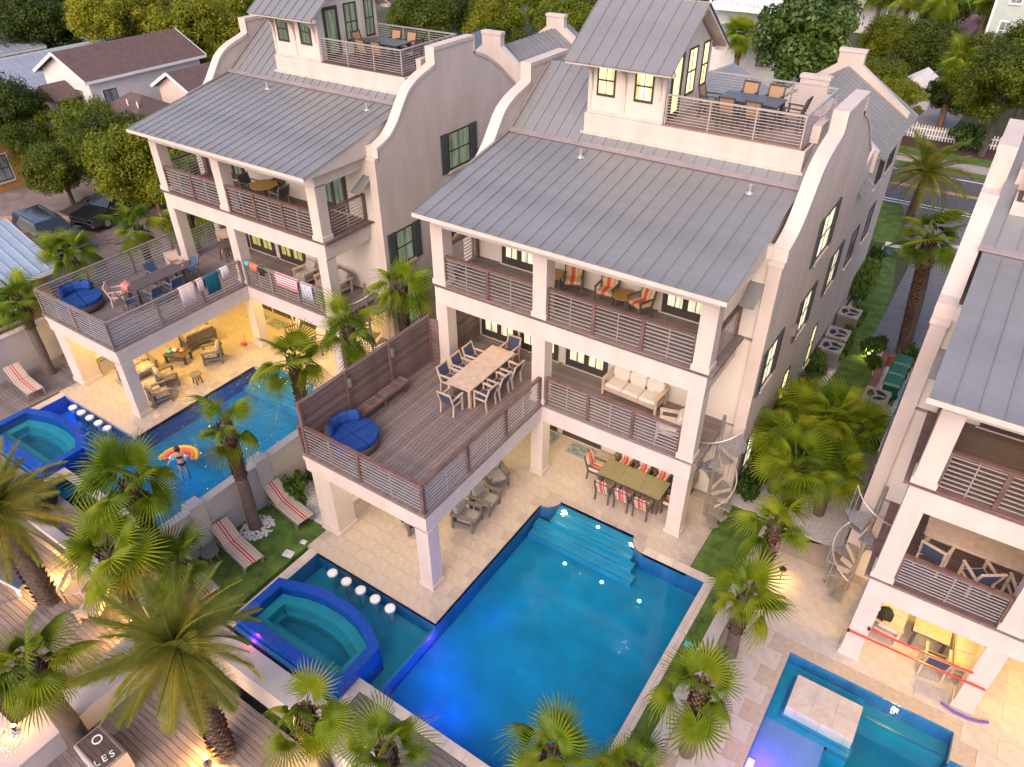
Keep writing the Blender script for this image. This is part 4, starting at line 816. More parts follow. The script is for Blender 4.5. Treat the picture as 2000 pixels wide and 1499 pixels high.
# ---------------------------------------------------------------- broadleaf trees
def crown_mesh(name, m, seed, clumps=60, per=95, leaf=.16, flat=.75, spread=.24):
    r = random.Random(seed); mb = MB(); vs_ = []; fs = []
    lobes = [(Vector((r.uniform(-.45,.45), r.uniform(-.45,.45), r.uniform(-.15,.35))), r.uniform(.45,.75)) for _ in range(9)]
    for c in range(clumps):
        lo, lr = lobes[c % len(lobes)]; d = Vector((r.gauss(0,1), r.gauss(0,1), r.gauss(0,1)+.35)).normalized(); cc = lo+d*lr*r.uniform(.65,1.0); cc.z *= flat; cr = spread*r.uniform(.55,1.15)
        for k in range(per):
            u = Vector((r.gauss(0,1), r.gauss(0,1), r.gauss(0,.8))).normalized(); p = cc+u*cr*r.uniform(.35,1.0)**.6
            nn = (u+Vector((r.uniform(-.8,.8), r.uniform(-.8,.8), r.uniform(-.2,1)))).normalized(); a = nn.orthogonal().normalized(); a.rotate(Matrix.Rotation(r.uniform(0,6.28), 3, nn)); b = nn.cross(a); s = leaf*r.uniform(.6,1.3)*.35
            n0 = len(vs_); vs_ += [tuple(p-a*s*1.5), tuple(p+b*s*.75), tuple(p+a*s*1.5), tuple(p-b*s*.75)]; fs.append((n0,n0+1,n0+2,n0+3))
    mb.v = vs_; mb.f = fs; return mb.mesh(name, m)
def limb_mesh(seed, h=.9):
    r = random.Random(seed); mb = MB(); mb.tube([(0,0,-h),(r.uniform(-.05,.05),r.uniform(-.05,.05),-h*.5),(r.uniform(-.08,.08),r.uniform(-.08,.08),-.1)], [.075,.055,.045], 7)
    for k in range(5):
        a = k*1.26+r.uniform(-.3,.3); e = Vector((math.cos(a)*.6, math.sin(a)*.6, r.uniform(.05,.45)*.7)); mb.tube([(0,0,-.3),tuple(e*.5+Vector((0,0,-.05))),tuple(e)], [.04,.025,.008], 5)
    return mb.mesh('trunk', BARKO)
CROWNS = {'oak': [crown_mesh('crown', OAKL, 50+i, 190, 170, .062) for i in range(3)], 'dark': [crown_mesh('crown', OAKD, 60+i, 190, 170, .062) for i in range(2)], 'bright': [crown_mesh('crown', BRTL, 70+i, 180, 170, .062) for i in range(2)], 'magnolia': [crown_mesh('crown', MAGL, 80, 220, 90, .095, .85, .2)], 'shrub': [crown_mesh('foliage', BUSHL, 90+i, 26, 60, .30, .8, .42) for i in range(2)]}
LIMBS = [limb_mesh(5), limb_mesh(6)]
def tree(label, x, y, top, r, kind='oak', group='broadleaf trees in the neighbourhood', flat=1.0, z0=0, i=[0]):
    i[0] += 1; k = i[0]; T = thing({'oak':'live_oak','dark':'live_oak','bright':'leafy_tree','magnolia':'magnolia_tree'}[kind], label, 'tree', (x, y, z0), k*1.7, group)
    cz = top-r*.85*flat; c = inst('crown', CROWNS[kind][k % len(CROWNS[kind])], T, (0,0,cz), None, (r, r, r*flat)); inst('trunk', LIMBS[k % 2], T, (0,0,cz), None, (r, r, max(.3, cz/.9))); return T
def shrub(label, x, y, r, h=None, z=0, group='shrubs', i=[0], cat='shrub'):
    i[0] += 1; S = thing('shrub', label, cat, (x, y, z), i[0]*2.1, group); inst('foliage', CROWNS['shrub'][i[0] % 2], S, (0,0,(h or r)*.62), None, (r, r, h or r))
    inst('stem', LIMBS[i[0] % 2], S, (0,0,(h or r)*.4), None, (r*.6, r*.6, (h or r)*.5)); return S
ORD = 'first second third fourth fifth sixth seventh eighth ninth tenth eleventh twelfth thirteenth fourteenth fifteenth sixteenth seventeenth eighteenth'.split()
# ---------------------------------------------------------------- neighbourhood: trees, houses, cars
NB = 'broadleaf trees in the neighbourhood'
for a in (('yellow green oak filling the gap left of the left house, in front of its eave', -30.2, 12.8, 6.0, 3.0, 'oak'), ('yellow green oak above the dark pickup', -33.8, 14.4, 5.6, 2.9, 'oak'), ('oak leaning over the dark pickup, touching the left house balcony', -27.0, 13.8, 5.2, 2.4, 'oak'),
    ('dark oak behind the orange shed roof', -38.0, 15.0, 5.0, 2.5, 'dark'), ('oak between the orange shed and the brown roofed house', -41.2, 14.8, 5.2, 2.6, 'oak'), ('dark oak at the left edge above the orange shed', -45.5, 12.8, 6.4, 2.5, 'dark'), ('oak right behind the orange shed wall', -36.8, 13.6, 4.6, 2.3, 'dark'),
    ('low dark oak beside the black car', -37.2, 11.2, 4.2, 2.0, 'dark'), ('low oak at the left edge behind the lumber', -43.2, 12.6, 4.4, 2.0, 'dark'),
    ('dark tree at the far top left behind the grey roofed house', -70.5, 28.0, 7.5, 4.2, 'dark'), ('dark tree in the top left corner', -80, 31, 8, 4.6, 'dark'), ('olive tree behind the grey metal roof, left of the brown roof', -67, 33.5, 7.8, 4.0, 'oak'), ('dark oak left of the yellow oak at the top', -63.5, 33, 7.6, 3.6, 'dark'),
    ('bright yellow oak right above the brown roof', -57.5, 30.0, 9.2, 3.6, 'bright'), ('olive oak at the top, behind the bright yellow oak', -56, 36.5, 9.6, 4.2, 'oak'), ('large yellow green oak beside the curved gable of the left house', -47.0, 30.2, 8.6, 3.6, 'oak'), ('bright oak behind the penthouse of the left house', -51, 37.5, 9.4, 4.2, 'bright'), ('oak low beside the pink gable', -44.5, 30.5, 6.0, 2.6, 'oak'), ('oak between the two tall oaks at top left', -52, 32.5, 8, 3.2, 'oak'),
    ('dark tree right of the left penthouse', -43.5, 52, 7, 3.6, 'dark'), ('dark tree behind the trunks of the tall palms', -39.5, 56.5, 7.2, 3.8, 'dark'), ('green tree between the tall palm trunks', -36, 54, 6.4, 3.2, 'oak'), ('bright tree left of the middle penthouse roof', -30.0, 58, 7.0, 3.6, 'bright'), ('dark tree behind the bright tree by the middle penthouse', -27.5, 63, 7.5, 4.0, 'dark'), ('olive tree above the rear roof of the left house', -33, 50, 5.0, 2.6, 'oak'), ('dark tree at the top between the two penthouses', -45, 64, 7.6, 4.2, 'dark'), ('dark tree at the top centre', -36, 67, 7.5, 4.2, 'dark'), ('olive tree at the top centre right of the palms', -24, 70, 7.5, 4.4, 'oak'), ('dark hedge tree behind the middle penthouse', -21, 55, 5, 3.0, 'dark'),
    ('glossy magnolia with large round crown beside the white porch house', -5.6, 52.0, 9.2, 4.2, 'magnolia'), ('grey green bush behind the rear gable of the middle house', -.6, 55.0, 5.4, 2.6, 'dark'), ('bushy tree right of the rear gable', 1.8, 52.6, 4.6, 2.1, 'oak'), ('large green tree beside the right edge above the picket fence', 7.8, 51.8, 8.0, 3.4, 'oak'), ('olive tree below the large green one at the right edge', 7.0, 55.0, 5.6, 2.6, 'oak'), ('tree standing before the pale green house wall', 9.0, 61, 7.6, 3.0, 'oak'), ('dark tree behind the two sabal palms', .4, 68.5, 5.8, 3.2, 'dark'), ('green tree left of the pink path', -3.4, 74, 5.0, 3.0, 'oak'), ('dark tree beside the pale green house', 4.0, 74, 4.4, 2.8, 'dark'), ('low dark tree behind the picket fence', 4.2, 57.5, 4.0, 2.0, 'dark'), ('tree at the top behind the magnolia', -10.5, 72, 8.0, 3.6, 'oak'), ('dark tree far behind the white porch', -2, 98, 6, 4, 'dark'), ('dark tree at the end of the pink path', 4.5, 104, 6, 4.2, 'oak')):
    tree(a[0], a[1], a[2], a[3], a[4], a[5], NB)
tag(tree('far belt of trees past the left roofs, leftmost', -95, 42, 9, 6, 'dark', NB)); tree('far tree behind the oak in the top left corner', -88, 52, 9, 6, 'oak', NB); tree('far oak behind the bright yellow oak', -72, 50, 9, 5.5, 'oak', NB); tree('far oak left of the left penthouse roof', -62, 52, 9.5, 5.5, 'dark', NB)
SB = 'sabal palms across the road'
for i, (x, y, h, s, l) in enumerate(((-50.5,65.5,4.4,1.9,'sabal palm right behind the left terrace chairs'), (-46.4,63.5,5.0,1.9,'sabal palm with bare trunk left of the trio behind the terrace'), (-40.3,64.5,5.4,1.9,'sabal palm with the tallest bare trunk between the penthouses'), (-37.5,65.5,4.2,1.8,'shorter sabal palm beside the tallest one'), (-11.6,54.5,5.6,1.5,'sabal palm against the white porch house wall'), (-4.1,84,5.4,2.0,'sabal palm with thin trunk left of the leaning one'), (-.6,77,6.4,2.0,'sabal palm with leaning trunk at the top right'), (4.3,56.3,5.2,1.5,'sabal palm with red brown trunk behind the picket fence'), (-7.2,86,5.2,2.0,'sabal palm beside the far white porch'), (2.6,92,4.8,2.0,'sabal palm beside the pink path'), (9.8,64,4.6,1.6,'sabal palm in front of the pale green house'))):
    fan_palm(l, x, y, 0, h, s, 26, (.35 if i in (6,) else 0, 0), 60+i, 0, 4, .35, .2, SB, 'sabal_palm', BARK, 70, -45)
# clipped shrubs
SG = 'shrubs along the side wall of the middle house'
for i, (x, y, r, h) in enumerate(((5.62,12.9,.38,.7),(5.6,13.7,.36,.6),(5.55,14.5,.42,.75),(5.62,15.4,.36,.6),(5.5,16.1,.42,.8),(5.55,17.0,.40,.65),(5.5,17.9,.44,.8),(5.5,18.7,.4,.7),(5.9,19.6,.34,.6),(6.05,20.4,.32,.55),(6.0,21.6,.34,.6),(5.95,22.8,.36,.6),(5.9,23.9,.34,.6),(5.5,25.2,.5,1.1),(5.45,26.4,.55,1.2),(5.4,27.8,.45,.9),(5.35,29.5,.45,.9))):
    shrub('clipped round shrub, %s from the camera in the row along the middle house side wall' % ORD[i], x, y, r, h, 0, SG)
shrub('small bush lit yellow at the end of the side lawn by the lamp', 7.15, 21.2, .48, .7, 0, 'shrubs by the drive'); shrub('bush right of the tall trunk by the bins', 8.75, 21.4, .42, .6, 0, 'shrubs by the drive'); shrub('bush below the yellow lit one beside the brick planter', 7.55, 19.9, .36, .6, 0, 'shrubs by the drive')
shrub('shrub beside the pale air conditioning units', 7.75, 14.9, .45, .8, 0, 'shrubs by the drive'); shrub('dark ball shrub in front of the picket fence', 6.6, 52.2, .95, 1.3, 0, 'shrubs by the fence')
shrub('dark shrub in white pebbles against the garden wall, larger', -6.95, 1.35, .42, .8, 0, 'shrubs by the lounger'); shrub('dark shrub in white pebbles against the garden wall, smaller', -7.0, 2.3, .34, .6, 0, 'shrubs by the lounger'); shrub('dark shrub against the left edge garden wall', -21.7, 2.4, .35, .9, 0, 'shrubs by the lounger')
for i, (x, y) in enumerate(((5.7,9.6),(5.65,10.4),(5.6,11.3),(5.62,12.1))): shrub('leafy shrub at the foot of the middle house wall, %s beyond the spiral stair' % ORD[i], x, y, .42, .8, 0, 'shrubs below the spiral stair')
struct('yard', rect(-44,-2,-23.4,17.5,-.008,.1), DIRT)
# houses
def simple_house(name, label, x0, y0, x1, y1, eave, ridge, wallm, roofm, axis='y', over=.35, seams=None, wins=(), group=None):
    Hh = thing(name, label, 'house', ((x0+x1)/2, (y0+y1)/2, 0), 0, group); a, b = (x1-x0)/2, (y1-y0)/2; o = over
    w_ = MB().box(-a, -b, 0, a, b, eave)
    if axis == 'y': w_.prism([(-a,eave),(a,eave),(0,ridge-.1)], -b, b, 'y')
    else: w_.prism([(-b,eave),(b,eave),(0,ridge-.1)], -a, a, 'x')
    w_.build('wall', wallm, Hh); s = (ridge-eave)/(a if axis == 'y' else b); ze = eave-s*o
    rf = MB()
    if axis == 'y': rf.prism([(-a-o,ze),(0,ridge),(a+o,ze),(a+o,ze+.12),(0,ridge+.12),(-a-o,ze+.12)], -b-o, b+o, 'y')
    else: rf.prism([(-b-o,ze),(0,ridge),(b+o,ze),(b+o,ze+.12),(0,ridge+.12),(-b-o,ze+.12)], -a-o, a+o, 'x')
    r_ = rf.build('roof', roofm, Hh)
    if seams:
        if axis == 'y': seam_slope(r_, -b-o, b+o, (a+o,ze+.15), (0,ridge+.15), seams, roofm); seam_slope(r_, -b-o, b+o, (-a-o,ze+.15), (0,ridge+.15), seams, roofm)
        else: roof_panels(r_, -a-o, a+o, (-b-o,ze+.15), (0,ridge+.15), seams, roofm); roof_panels(r_, -a-o, a+o, (b+o,ze+.15), (0,ridge+.15), seams, roofm)
    t = MB()
    if axis == 'y':
        for sx in (-1, 1): t.box(sx*(a+o)-.03, -b-o, ze-.08, sx*(a+o)+.03, b+o, ze+.10); t.beam((sx*(a+o),-b-o-.02,ze+.03),(0,-b-o-.02,ridge+.03),.05,.2); t.beam((sx*(a+o),b+o+.02,ze+.03),(0,b+o+.02,ridge+.03),.05,.2)
    else:
        for sy in (-1, 1): t.box(-a-o, sy*(b+o)-.03, ze-.08, a+o, sy*(b+o)+.03, ze+.10)
    t.build('fascia', WPAINT, Hh)
    for (ax, u0, u1, v0, v1) in wins:
        if ax == 'x': window(Hh, 'x', a, 1, u0, u1, v0, v1, BLUEG, WINF, trim=WPAINT)
        else: window(Hh, 'y', -b, -1, u0, u1, v0, v1, BLUEG, WINF, trim=WPAINT)
    return Hh
CORR = mat('pale_corrugated_metal', (.36,.40,.44), .4, .4, .12, 1.2, rvar=.04)
BLUEM = mat('blue_white_metal', (.42,.52,.60), .35, .4, .08, 1.5, rvar=.04)
PINKW = mat('pale_pink_siding', (.66,.53,.46), .8, 0, .05, 2); WHITEW = mat('white_siding', (.68,.66,.63), .75, 0, .05, 2)
bh = simple_house('cottage', 'white house with a long brown shingle roof at upper left', -48.7, 17.6, -43.2, 26.4, 5.5, 6.8, WHITEW, SHING, 'y', .4, None, (('x',-3.6,-2.6,2.6,4.6), ('y',.9,1.7,2.6,4.6)))
pr_ = MB().prism([(-1.5,4.3),(0,5.1),(1.5,4.3),(1.5,4.2),(-1.5,4.2)], -6.3, -4.5, 'y').box(-1.3,-6.0,0,1.3,-4.41,4.2); pr_.build('entrance_porch', SHING, bh); MB().box(-1.1,-6.05,.0,1.1,-6.01,4.1).build('porch_front', PINKW, bh)
simple_house('cottage', 'low pale pink gabled house with brown roof beside the curved gable', -41.6, 21.6, -38.0, 27.5, 4.6, 5.5, PINKW, SHING, 'y', .35)
hip = thing('cottage', 'hipped brown shingle roof below the pink gable', 'house', (-39.6, 18.6, 0)); MB().box(-3.0,-2.6,0,3.0,2.6,3.2).build('wall', WHITEW, hip)
MB().add([(-3.4,-3,3.15),(3.4,-3,3.15),(3.4,3,3.15),(-3.4,3,3.15),(-.6,.0,4.9),(.6,.0,4.9)], [(0,1,5,4),(1,2,5),(2,3,4,5),(3,0,4),(3,2,1,0)]).build('roof', SHING, hip)
for x in (.3, 1.4): MB().cyl((x,-.9,4.2),(x,-.9,4.75),.05,n=8).build('vent_pipe', WPAINT, hip)
simple_house('bungalow', 'long low house with a faded grey metal roof behind the brown roof', -66, 16, -50.5, 33, 3.0, 4.4, WHITEW, CORR, 'y', .5, .62)
simple_house('bungalow', 'small grey roofed house at the far left edge', -78, 18, -68, 27, 3.2, 4.6, ORANGE, CORR, 'y', .5, .62)
simple_house('shed', 'orange shed with a corrugated grey roof above the lumber', -51.5, 9.0, -43.8, 12.6, 2.6, 3.7, ORANGE, CORR, 'x', .4, .42, (('y',.6,1.5,.3,2.3),('x',-.6,.4,.6,2.2)))
simple_house('bungalow', 'orange house with a pale blue metal roof beyond the left garden wall', -31.0, -6.5, -24.9, 3.4, 2.9, 4.1, ORANGE, BLUEM, 'y', .5, .42, (('x',-2,-.8,1,2.4),('x',2,3.2,1,2.4)))
wa = simple_house('villa', 'white two storey house with an upper porch behind the magnolia', -17.5, 57.5, -9.2, 67, 4.4, 6.2, WHITEW, BLUEM, 'x', .4, .5, (('y',2.4,3.5,2.6,4.1),('y',-3.2,-1.6,.4,2.2),('y',.2,1.4,.4,2.2),('x',-3.6,-2.4,1.0,2.6)))
pz = MB().box(-2.2,-3.0,4.5,4.0,5,6.9); pz.build('upper_storey', WHITEW, wa); railing(wa, (-2.4,-4.6,7.0), (4.2,-4.6,7.0), .9, 3, WPAINT, 3, True, WPAINT)
for i in range(26): MB().box(-2.35+.26*i, -4.62, 7.1, -2.27+.26*i, -4.58, 7.82).build('picket', WPAINT, wa)
MB().box(-2.5,-4.75,6.6,4.3,5,7.0).build('porch_floor', WPAINT, wa)
dg = MB().prism([(-1.2,4.3),(0,5.6),(1.2,4.3)], -5.4, -2.5, 'y'); dg.xf(Matrix.Translation((2.9,0,0))); dg.build('dormer', BLUEM, wa)
def porch_house(label, cx, cy, w_, d, wallm, floors=2, rail=True):
    Hh = thing('villa', label, 'house', (cx, cy, 0)); MB().box(-w_/2, 0, 0, w_/2, d, floors*3.2).build('wall', wallm, Hh)
    MB().prism([(-w_/2-.4,floors*3.2),(0,floors*3.2+2),(w_/2+.4,floors*3.2)], -2.2, d+.3, 'y').build('roof', BLUEM, Hh)
    for f in range(floors):
        MB().box(-w_/2, -2, f*3.2-.15 if f else -.02, w_/2, -.01, f*3.2+.02).build('porch_floor', WPAINT, Hh)
        for k in range(4): x = -w_/2+.1+(w_-.35)*k/3; MB().box(x, -1.98, f*3.2+.03, x+.15, -1.83, f*3.2+3.02).build('porch_post', WPAINT, Hh)
        if rail: railing(Hh, (-w_/2+.2,-1.9,f*3.2), (w_/2-.2,-1.9,f*3.2), .95, 3, WPAINT, 5, True, WPAINT)
        for k in range(2): window(Hh, 'y', 0, -1, -w_/2+.8+k*w_/2, -w_/2+1.9+k*w_/2, f*3.2+.4, f*3.2+2.3, BLUEG, WPAINT)
    return Hh
porch_house('white house with stacked porches at the top, left of the sabal palms', -8.5, 93, 8.5, 8, WHITEW)
gh = thing('villa', 'pale green three storey house in the top right corner', 'house', (9.2, 84, 0)); MB().box(-5.6,0,0,6,9,9).build('wall', PALEGREEN, gh); MB().prism([(-6,9),(0,11),(6.4,9)], -.4, 9.4, 'y').build('roof', CORR, gh)
for x, z in ((-4.4,5.2),(-2.4,5.2),(-.4,5.2),(1.6,5.2),(-4.6,2.0),(-1.2,2.0),(1.2,2.0)): window(gh, 'y', 0, -1, x, x+1.0, z, z+1.6, BLUEG, WPAINT, trim=WPAINT)
MB().box(-5.66,-.05,0,-5.45,.05,9).build('corner_board', WPAINT, gh); MB().box(0,-1.8,4.0,6,-.02,4.2).build('balcony', WPAINT, gh); railing(gh, (0,-1.7,4.2), (6,-1.7,4.2), .95, 3, WPAINT, 6, True, WPAINT)
sh = thing('shed', 'small white gabled shed roof among the shrubs behind the fence', 'shed', (1.5, 63, 0)); MB().box(-1.1,-1.3,0,1.1,1.3,1.9).build('wall', WHITEW, sh); MB().prism([(-1.35,1.8),(0,2.7),(1.35,1.8),(1.35,1.72),(-1.35,1.72)], -1.6, 1.6, 'y').build('roof', WPAINT, sh)
struct('brick_path', MB().prism([(-2.0,88),(1.0,88),(3.0,130),(.2,130)], -.02, .004, 'z'), mat('pink_brick', (.32,.17,.15), .9, 0, .15, 4))
struct('gravel_drive', MB().prism([(2.0,54),(5,54),(5.6,66),(2.8,66)], -.02, .004, 'z'), CONC)
pf = thing('picket_fence', 'white picket fence along the far side of the road', 'fence', (6, 53.6, 0))
MB().box(-9,.03,.28,9,.07,.36).build('rail', WPAINT, pf); MB().box(-9,.03,.70,9,.07,.78).build('rail', WPAINT, pf)
me = MB().prism([(-.045,.05),(.045,.05),(.045,.95),(0,1.05),(-.045,.95)], 0, .025, 'y').mesh('picket', WPAINT)
for i in range(90): inst('picket', me, pf, (-9+.2*i, 0, 0))
for i in range(7): MB().box(-9+3*i-.06, .071, 0, -9+3*i+.06, .19, 1.12).build('post', WPAINT, pf)
# cars in the left yard
def car(label, x, y, rz, kind):
    V = thing('parked_car' if kind == 'suv' else 'pickup_truck', label, 'car' if kind == 'suv' else 'truck', (x, y, 0), rz); L = 4.7; W_ = .9
    low = [(-2.3,.35),(2.25,.35),(2.32,.6),(2.25,.92),(1.05,1.05),(-2.32,1.08),(-2.35,.6)]
    MB().prism(low, -W_, W_, 'y').build('body', BLACKP, V)
    cab = [(1.0,1.04),(.35,1.62),(-2.1,1.66),(-2.3,1.08)] if kind == 'suv' else [(.9,1.04),(.3,1.6),(-.7,1.6),(-.95,1.06)]
    c = MB(); n = len(cab); t = .80
    c.add([(p[0],-W_*(1 if p[1]<1.2 else t),p[1]) for p in cab]+[(p[0],W_*(1 if p[1]<1.2 else t),p[1]) for p in cab], [tuple(range(n)), tuple(range(2*n-1,n-1,-1))]+[(i,n+i,n+(i+1)%n,(i+1)%n) for i in range(n)]); c.build('cabin', BLACKP, V)
    g = MB(); g.add([(.97,-.80,1.08),(.97,.80,1.08),(.40,.66,1.57),(.40,-.66,1.57)], [(0,1,2,3)]); g.xf(Matrix.Translation((.022,0,.018))); g.build('windscreen', CARGLASS, V)
    for s in (-1, 1):
        xb = -2.0 if kind == 'suv' else -.75
        g = MB(); g.add([(.82,s*.905,1.12),(.32,s*.745,1.54),(xb+.1,s*.745,1.56),(xb,s*.905,1.14)], [(0,1,2,3)]); g.build('side_window', CARGLASS, V)
        MB().box(2.28,s*.72-.17,.66,2.335,s*.72+.17,.84).build('headlight', CHROME, V)
        for xx in (-1.45, 1.4):
            w_ = MB().cyl((xx,s*.70,.34),(xx,s*.925,.34),.34,n=18).build('wheel', RUBBER, V); MB().cyl((xx,s*.926,.34),(xx,s*.94,.34),.19,n=12).build('rim', CHROME, w_)
        MB().box(.75,s*.90 if s > 0 else -1.05,1.08,.93,s*1.05 if s > 0 else -.90,1.2).build('mirror', BLACKP, V)
    MB().box(2.26,-.86,.40,2.40,.86,.56).build('bumper', CHROME, V); MB().box(2.27,-.5,.62,2.33,.5,.86).build('grille', RUBBER, V)
    if kind != 'suv':
        b = MB(); b.box(-2.3,-.86,1.081,-1.0,-.80,1.15); b.box(-2.3,.80,1.081,-1.0,.86,1.15); b.box(-2.33,-.86,1.081,-2.27,.86,1.15); b.build('bed_rail', BLACKP, V); MB().box(-2.26,-.79,1.082,-1.0,.79,1.09).build('bed', RUBBER, V)
    else:
        for yy in (-.6, .6): MB().box(-1.9,yy-.02,1.665,.0,yy+.02,1.72).build('roof_bar', CHROME, V)
    return V
car('black car with chrome bumper parked beyond the left deck, nose to the right', -33.3, 7.7, R(-4), 'suv'); car('dark pickup with white bumper parked under the oak', -33.9, 11.9, R(-80), 'truck')
def stack(name, label, cat, x, y, n, L, w_, t, rz, m=LUMBER, jit=.1, z=0, layers=1):
    S = thing(name, label, cat, (x, y, z), rz, 'building materials in the yard')
    for k in range(n):
        a = k % max(1, n//layers); l = k//max(1, n//layers); o = MB().box(-L/2,-w_/2,0,L/2,w_/2,t).build('board', m, S, loc=(rnd.uniform(-jit,jit), (a-(n/layers)/2)*w_*1.03, t*1.05*l)); o.rotation_euler = (0,0,rnd.uniform(-jit,jit)*.25)
    return S
stack('lumber_pile', 'orange brown sheets and boards piled by the orange shed', 'lumber', -38.2, 8.4, 10, 3.2, .22, .06, R(35), LUMBER, .25, 0, 2); stack('lumber_pile', 'grey weathered planks leaning out from the lumber by the orange shed', 'lumber', -41.0, 6.6, 9, 3.6, .16, .05, R(-20), GREYWOODX, .3, 0, 3)
stack('plywood_sheet', 'flat pale plywood sheet on the ground beside the black car', 'plywood', -37.5, 6.3, 1, 2.4, 1.3, .05, R(12), LUMBER, 0); stack('lumber_pile', 'pale broken boards scattered in front of the pickup bumper', 'lumber', -30.6, 10.4, 8, 1.8, .2, .05, R(60), GREYWOODX, .35, 0, 2)
stack('lumber_pile', 'long pale boards lying between the orange shed and the black car', 'lumber', -36.6, 9.9, 5, 3.8, .14, .06, R(15), LUMBER, .3)
pl_ = thing('pallet', 'bright wooden pallet standing behind the pickup', 'pallet', (-30.6, 13.2, 0), R(20))
for k in range(4): MB().box(-.6,-.02,.08+.28*k,.6,.02,.22+.28*k).build('board', LUMBER, pl_)
for x in (-.55, 0, .55): MB().box(x-.04,.021,0,x+.04,.12,1.1).build('batten', LUMBER, pl_)
gt = thing('white_gate', 'white boarded gate section left of the black car', 'gate', (-38.6, 4.4, 0), R(62))
for k in range(12): MB().box(-1.6+.27*k,-.02,.05,-1.6+.27*k+.25,.02,1.3).build('board', WPAINT, gt)
MB().box(-1.6,.021,.3,1.62,.06,.4).build('rail', WPAINT, gt)
db = thing('tarp_heap', 'black tarpaulin heap between the cars and the lumber', 'tarp', (-36.2, 11.9, 0)); mb = MB(); ps = []
for i in range(9):
    for j in range(9):
        u, v = i/4-1, j/4-1; ps.append((u*1.5, v*1.5, max(.0, .75*(1-u*u)*(1-v*v)+rnd.uniform(-.12,.14)*(1-u*u)*(1-v*v))))
mb.add(ps, [(i*9+j, i*9+j+1, (i+1)*9+j+1, (i+1)*9+j) for i in range(8) for j in range(8)]); mb.build('tarp', BLACKC, db)
# ---------------------------------------------------------------- furniture
def mk_chair(name, fm, sm, seatm=None, w_=.56, back=.92, arms=True, cush=False, cat='chair'):
    t = thing(name, '', cat); h = .42; seatm = seatm or sm
    for sx in (-1, 1):
        x = sx*(w_/2-.025)
        MB().beam((x,-.24,0),(x,-.24,.64 if arms else h),.05,.05).build('leg', fm, t); MB().beam((x,.24,0),(x,.20,h),.05,.05).build('leg', fm, t)
        MB().beam((x,.20,h-.02),(x,.36,back),.045,.05).build('back_post', fm, t)
        if arms: MB().beam((x,-.29,.66),(x,.30,.64),.065,.035).build('armrest', fm, t)
        MB().beam((x,-.22,h-.03),(x,.22,h-.03),.035,.05).build('seat_rail', fm, t)
    MB().beam((-w_/2+.05,-.24,h-.03),(w_/2-.05,-.24,h-.03),.04,.05).build('front_rail', fm, t); MB().beam((-w_/2+.05,.345,back-.03),(w_/2-.05,.345,back-.03),.04,.05).build('top_rail', fm, t)
    if cush:
        MB().cushion(-w_/2+.05,-.26,h-.01,w_/2-.05,.22,h+.10,.03).build('seat_cushion', seatm, t); m = MB().cushion(-w_/2+.05,-.05,0,w_/2-.05,.05,back-h+.02,.03); m.xf(Matrix.Translation((0,.20,h+.08)) @ Matrix.Rotation(R(-16),4,'X')); m.build('back_cushion', sm, t)
    else:
        MB().box(-w_/2+.05,-.22,h-.012,w_/2-.05,.20,h+.006).build('seat', seatm, t); m = MB().add([(-w_/2+.05,.215,h+.06),(w_/2-.05,.215,h+.06),(w_/2-.05,.33,back-.06),(-w_/2+.05,.33,back-.06),(-w_/2+.05,.23,h+.06),(w_/2-.05,.23,h+.06),(w_/2-.05,.345,back-.06),(-w_/2+.05,.345,back-.06)], MB.BF); m.build('backrest', sm, t)
    return Proto(t)
def table(name, label, cat, x, y, z, L, W_, h, topm, legm, rz=0, seams=0, rnd_=False, group=None):
    t = thing(name, label, cat, (x, y, z), rz, group)
    if rnd_: MB().lathe([(L*.96,h-.04),(L,h-.03),(L,h-.005),(L*.98,h)], n=24).build('table_top', topm, t)
    elif seams:
        for k in range(seams): MB().box(-L/2+L*k/seams+.003,-W_/2,h-.035,-L/2+L*(k+1)/seams-.003,W_/2,h).build('table_top', topm, t)
    else: MB().box(-L/2,-W_/2,h-.035,L/2,W_/2,h).build('table_top', topm, t)
    if rnd_:
        for k in range(4): a = R(45+90*k); MB().beam((L*.75*math.cos(a),L*.75*math.sin(a),0),(L*.5*math.cos(a),L*.5*math.sin(a),h-.04),.045,.045).build('leg', legm, t)
    else:
        for sx in (-1, 1):
            for sy in (-1, 1): MB().box(sx*(L/2-.08)-.04,sy*(W_/2-.08)-.04,0,sx*(L/2-.08)+.04,sy*(W_/2-.08)+.04,h-.036).build('leg', legm, t)
        m = MB(); m.box(-L/2+.12,-W_/2+.05,h-.12,L/2-.12,-W_/2+.08,h-.036); m.box(-L/2+.12,W_/2-.08,h-.12,L/2-.12,W_/2-.05,h-.036); m.build('apron', legm, t)
    return t
N_, E_, S_, W__ = math.pi, R(-90), 0, R(90)     # chair faces: S_ looks to -y, W__ looks to +x, N_ to +y, E_ to -x
# long pale table on the main deck with eight sling chairs
table('dining_table', 'long pale teak table on the wooden deck of the middle house', 'table', -2.98, 6.6, 3.2, .96, 2.62, .75, TEAK, TEAK)
ch = mk_chair('sling_chair', TEAK, NAVY); G = 'navy sling chairs round the long pale table'
for y, l in ((5.85,'nearest the blue daybed'),(6.55,'in the middle'),(7.25,'nearest the house')): ch((-3.72,y,3.2), W__, 'navy sling chair on the bench side of the long pale table, '+l, G)
for y, l in ((5.75,'nearest the pool'),(6.5,'in the middle'),(7.25,'nearest the house')): ch((-2.24,y,3.2), E_, 'navy sling chair on the railing side of the long pale table, '+l, G)
ch((-2.98,8.25,3.2), S_, 'navy sling chair at the house end of the long pale table', G); ch((-2.98,4.92,3.2), N_, 'navy sling chair at the open end of the long pale table', G)
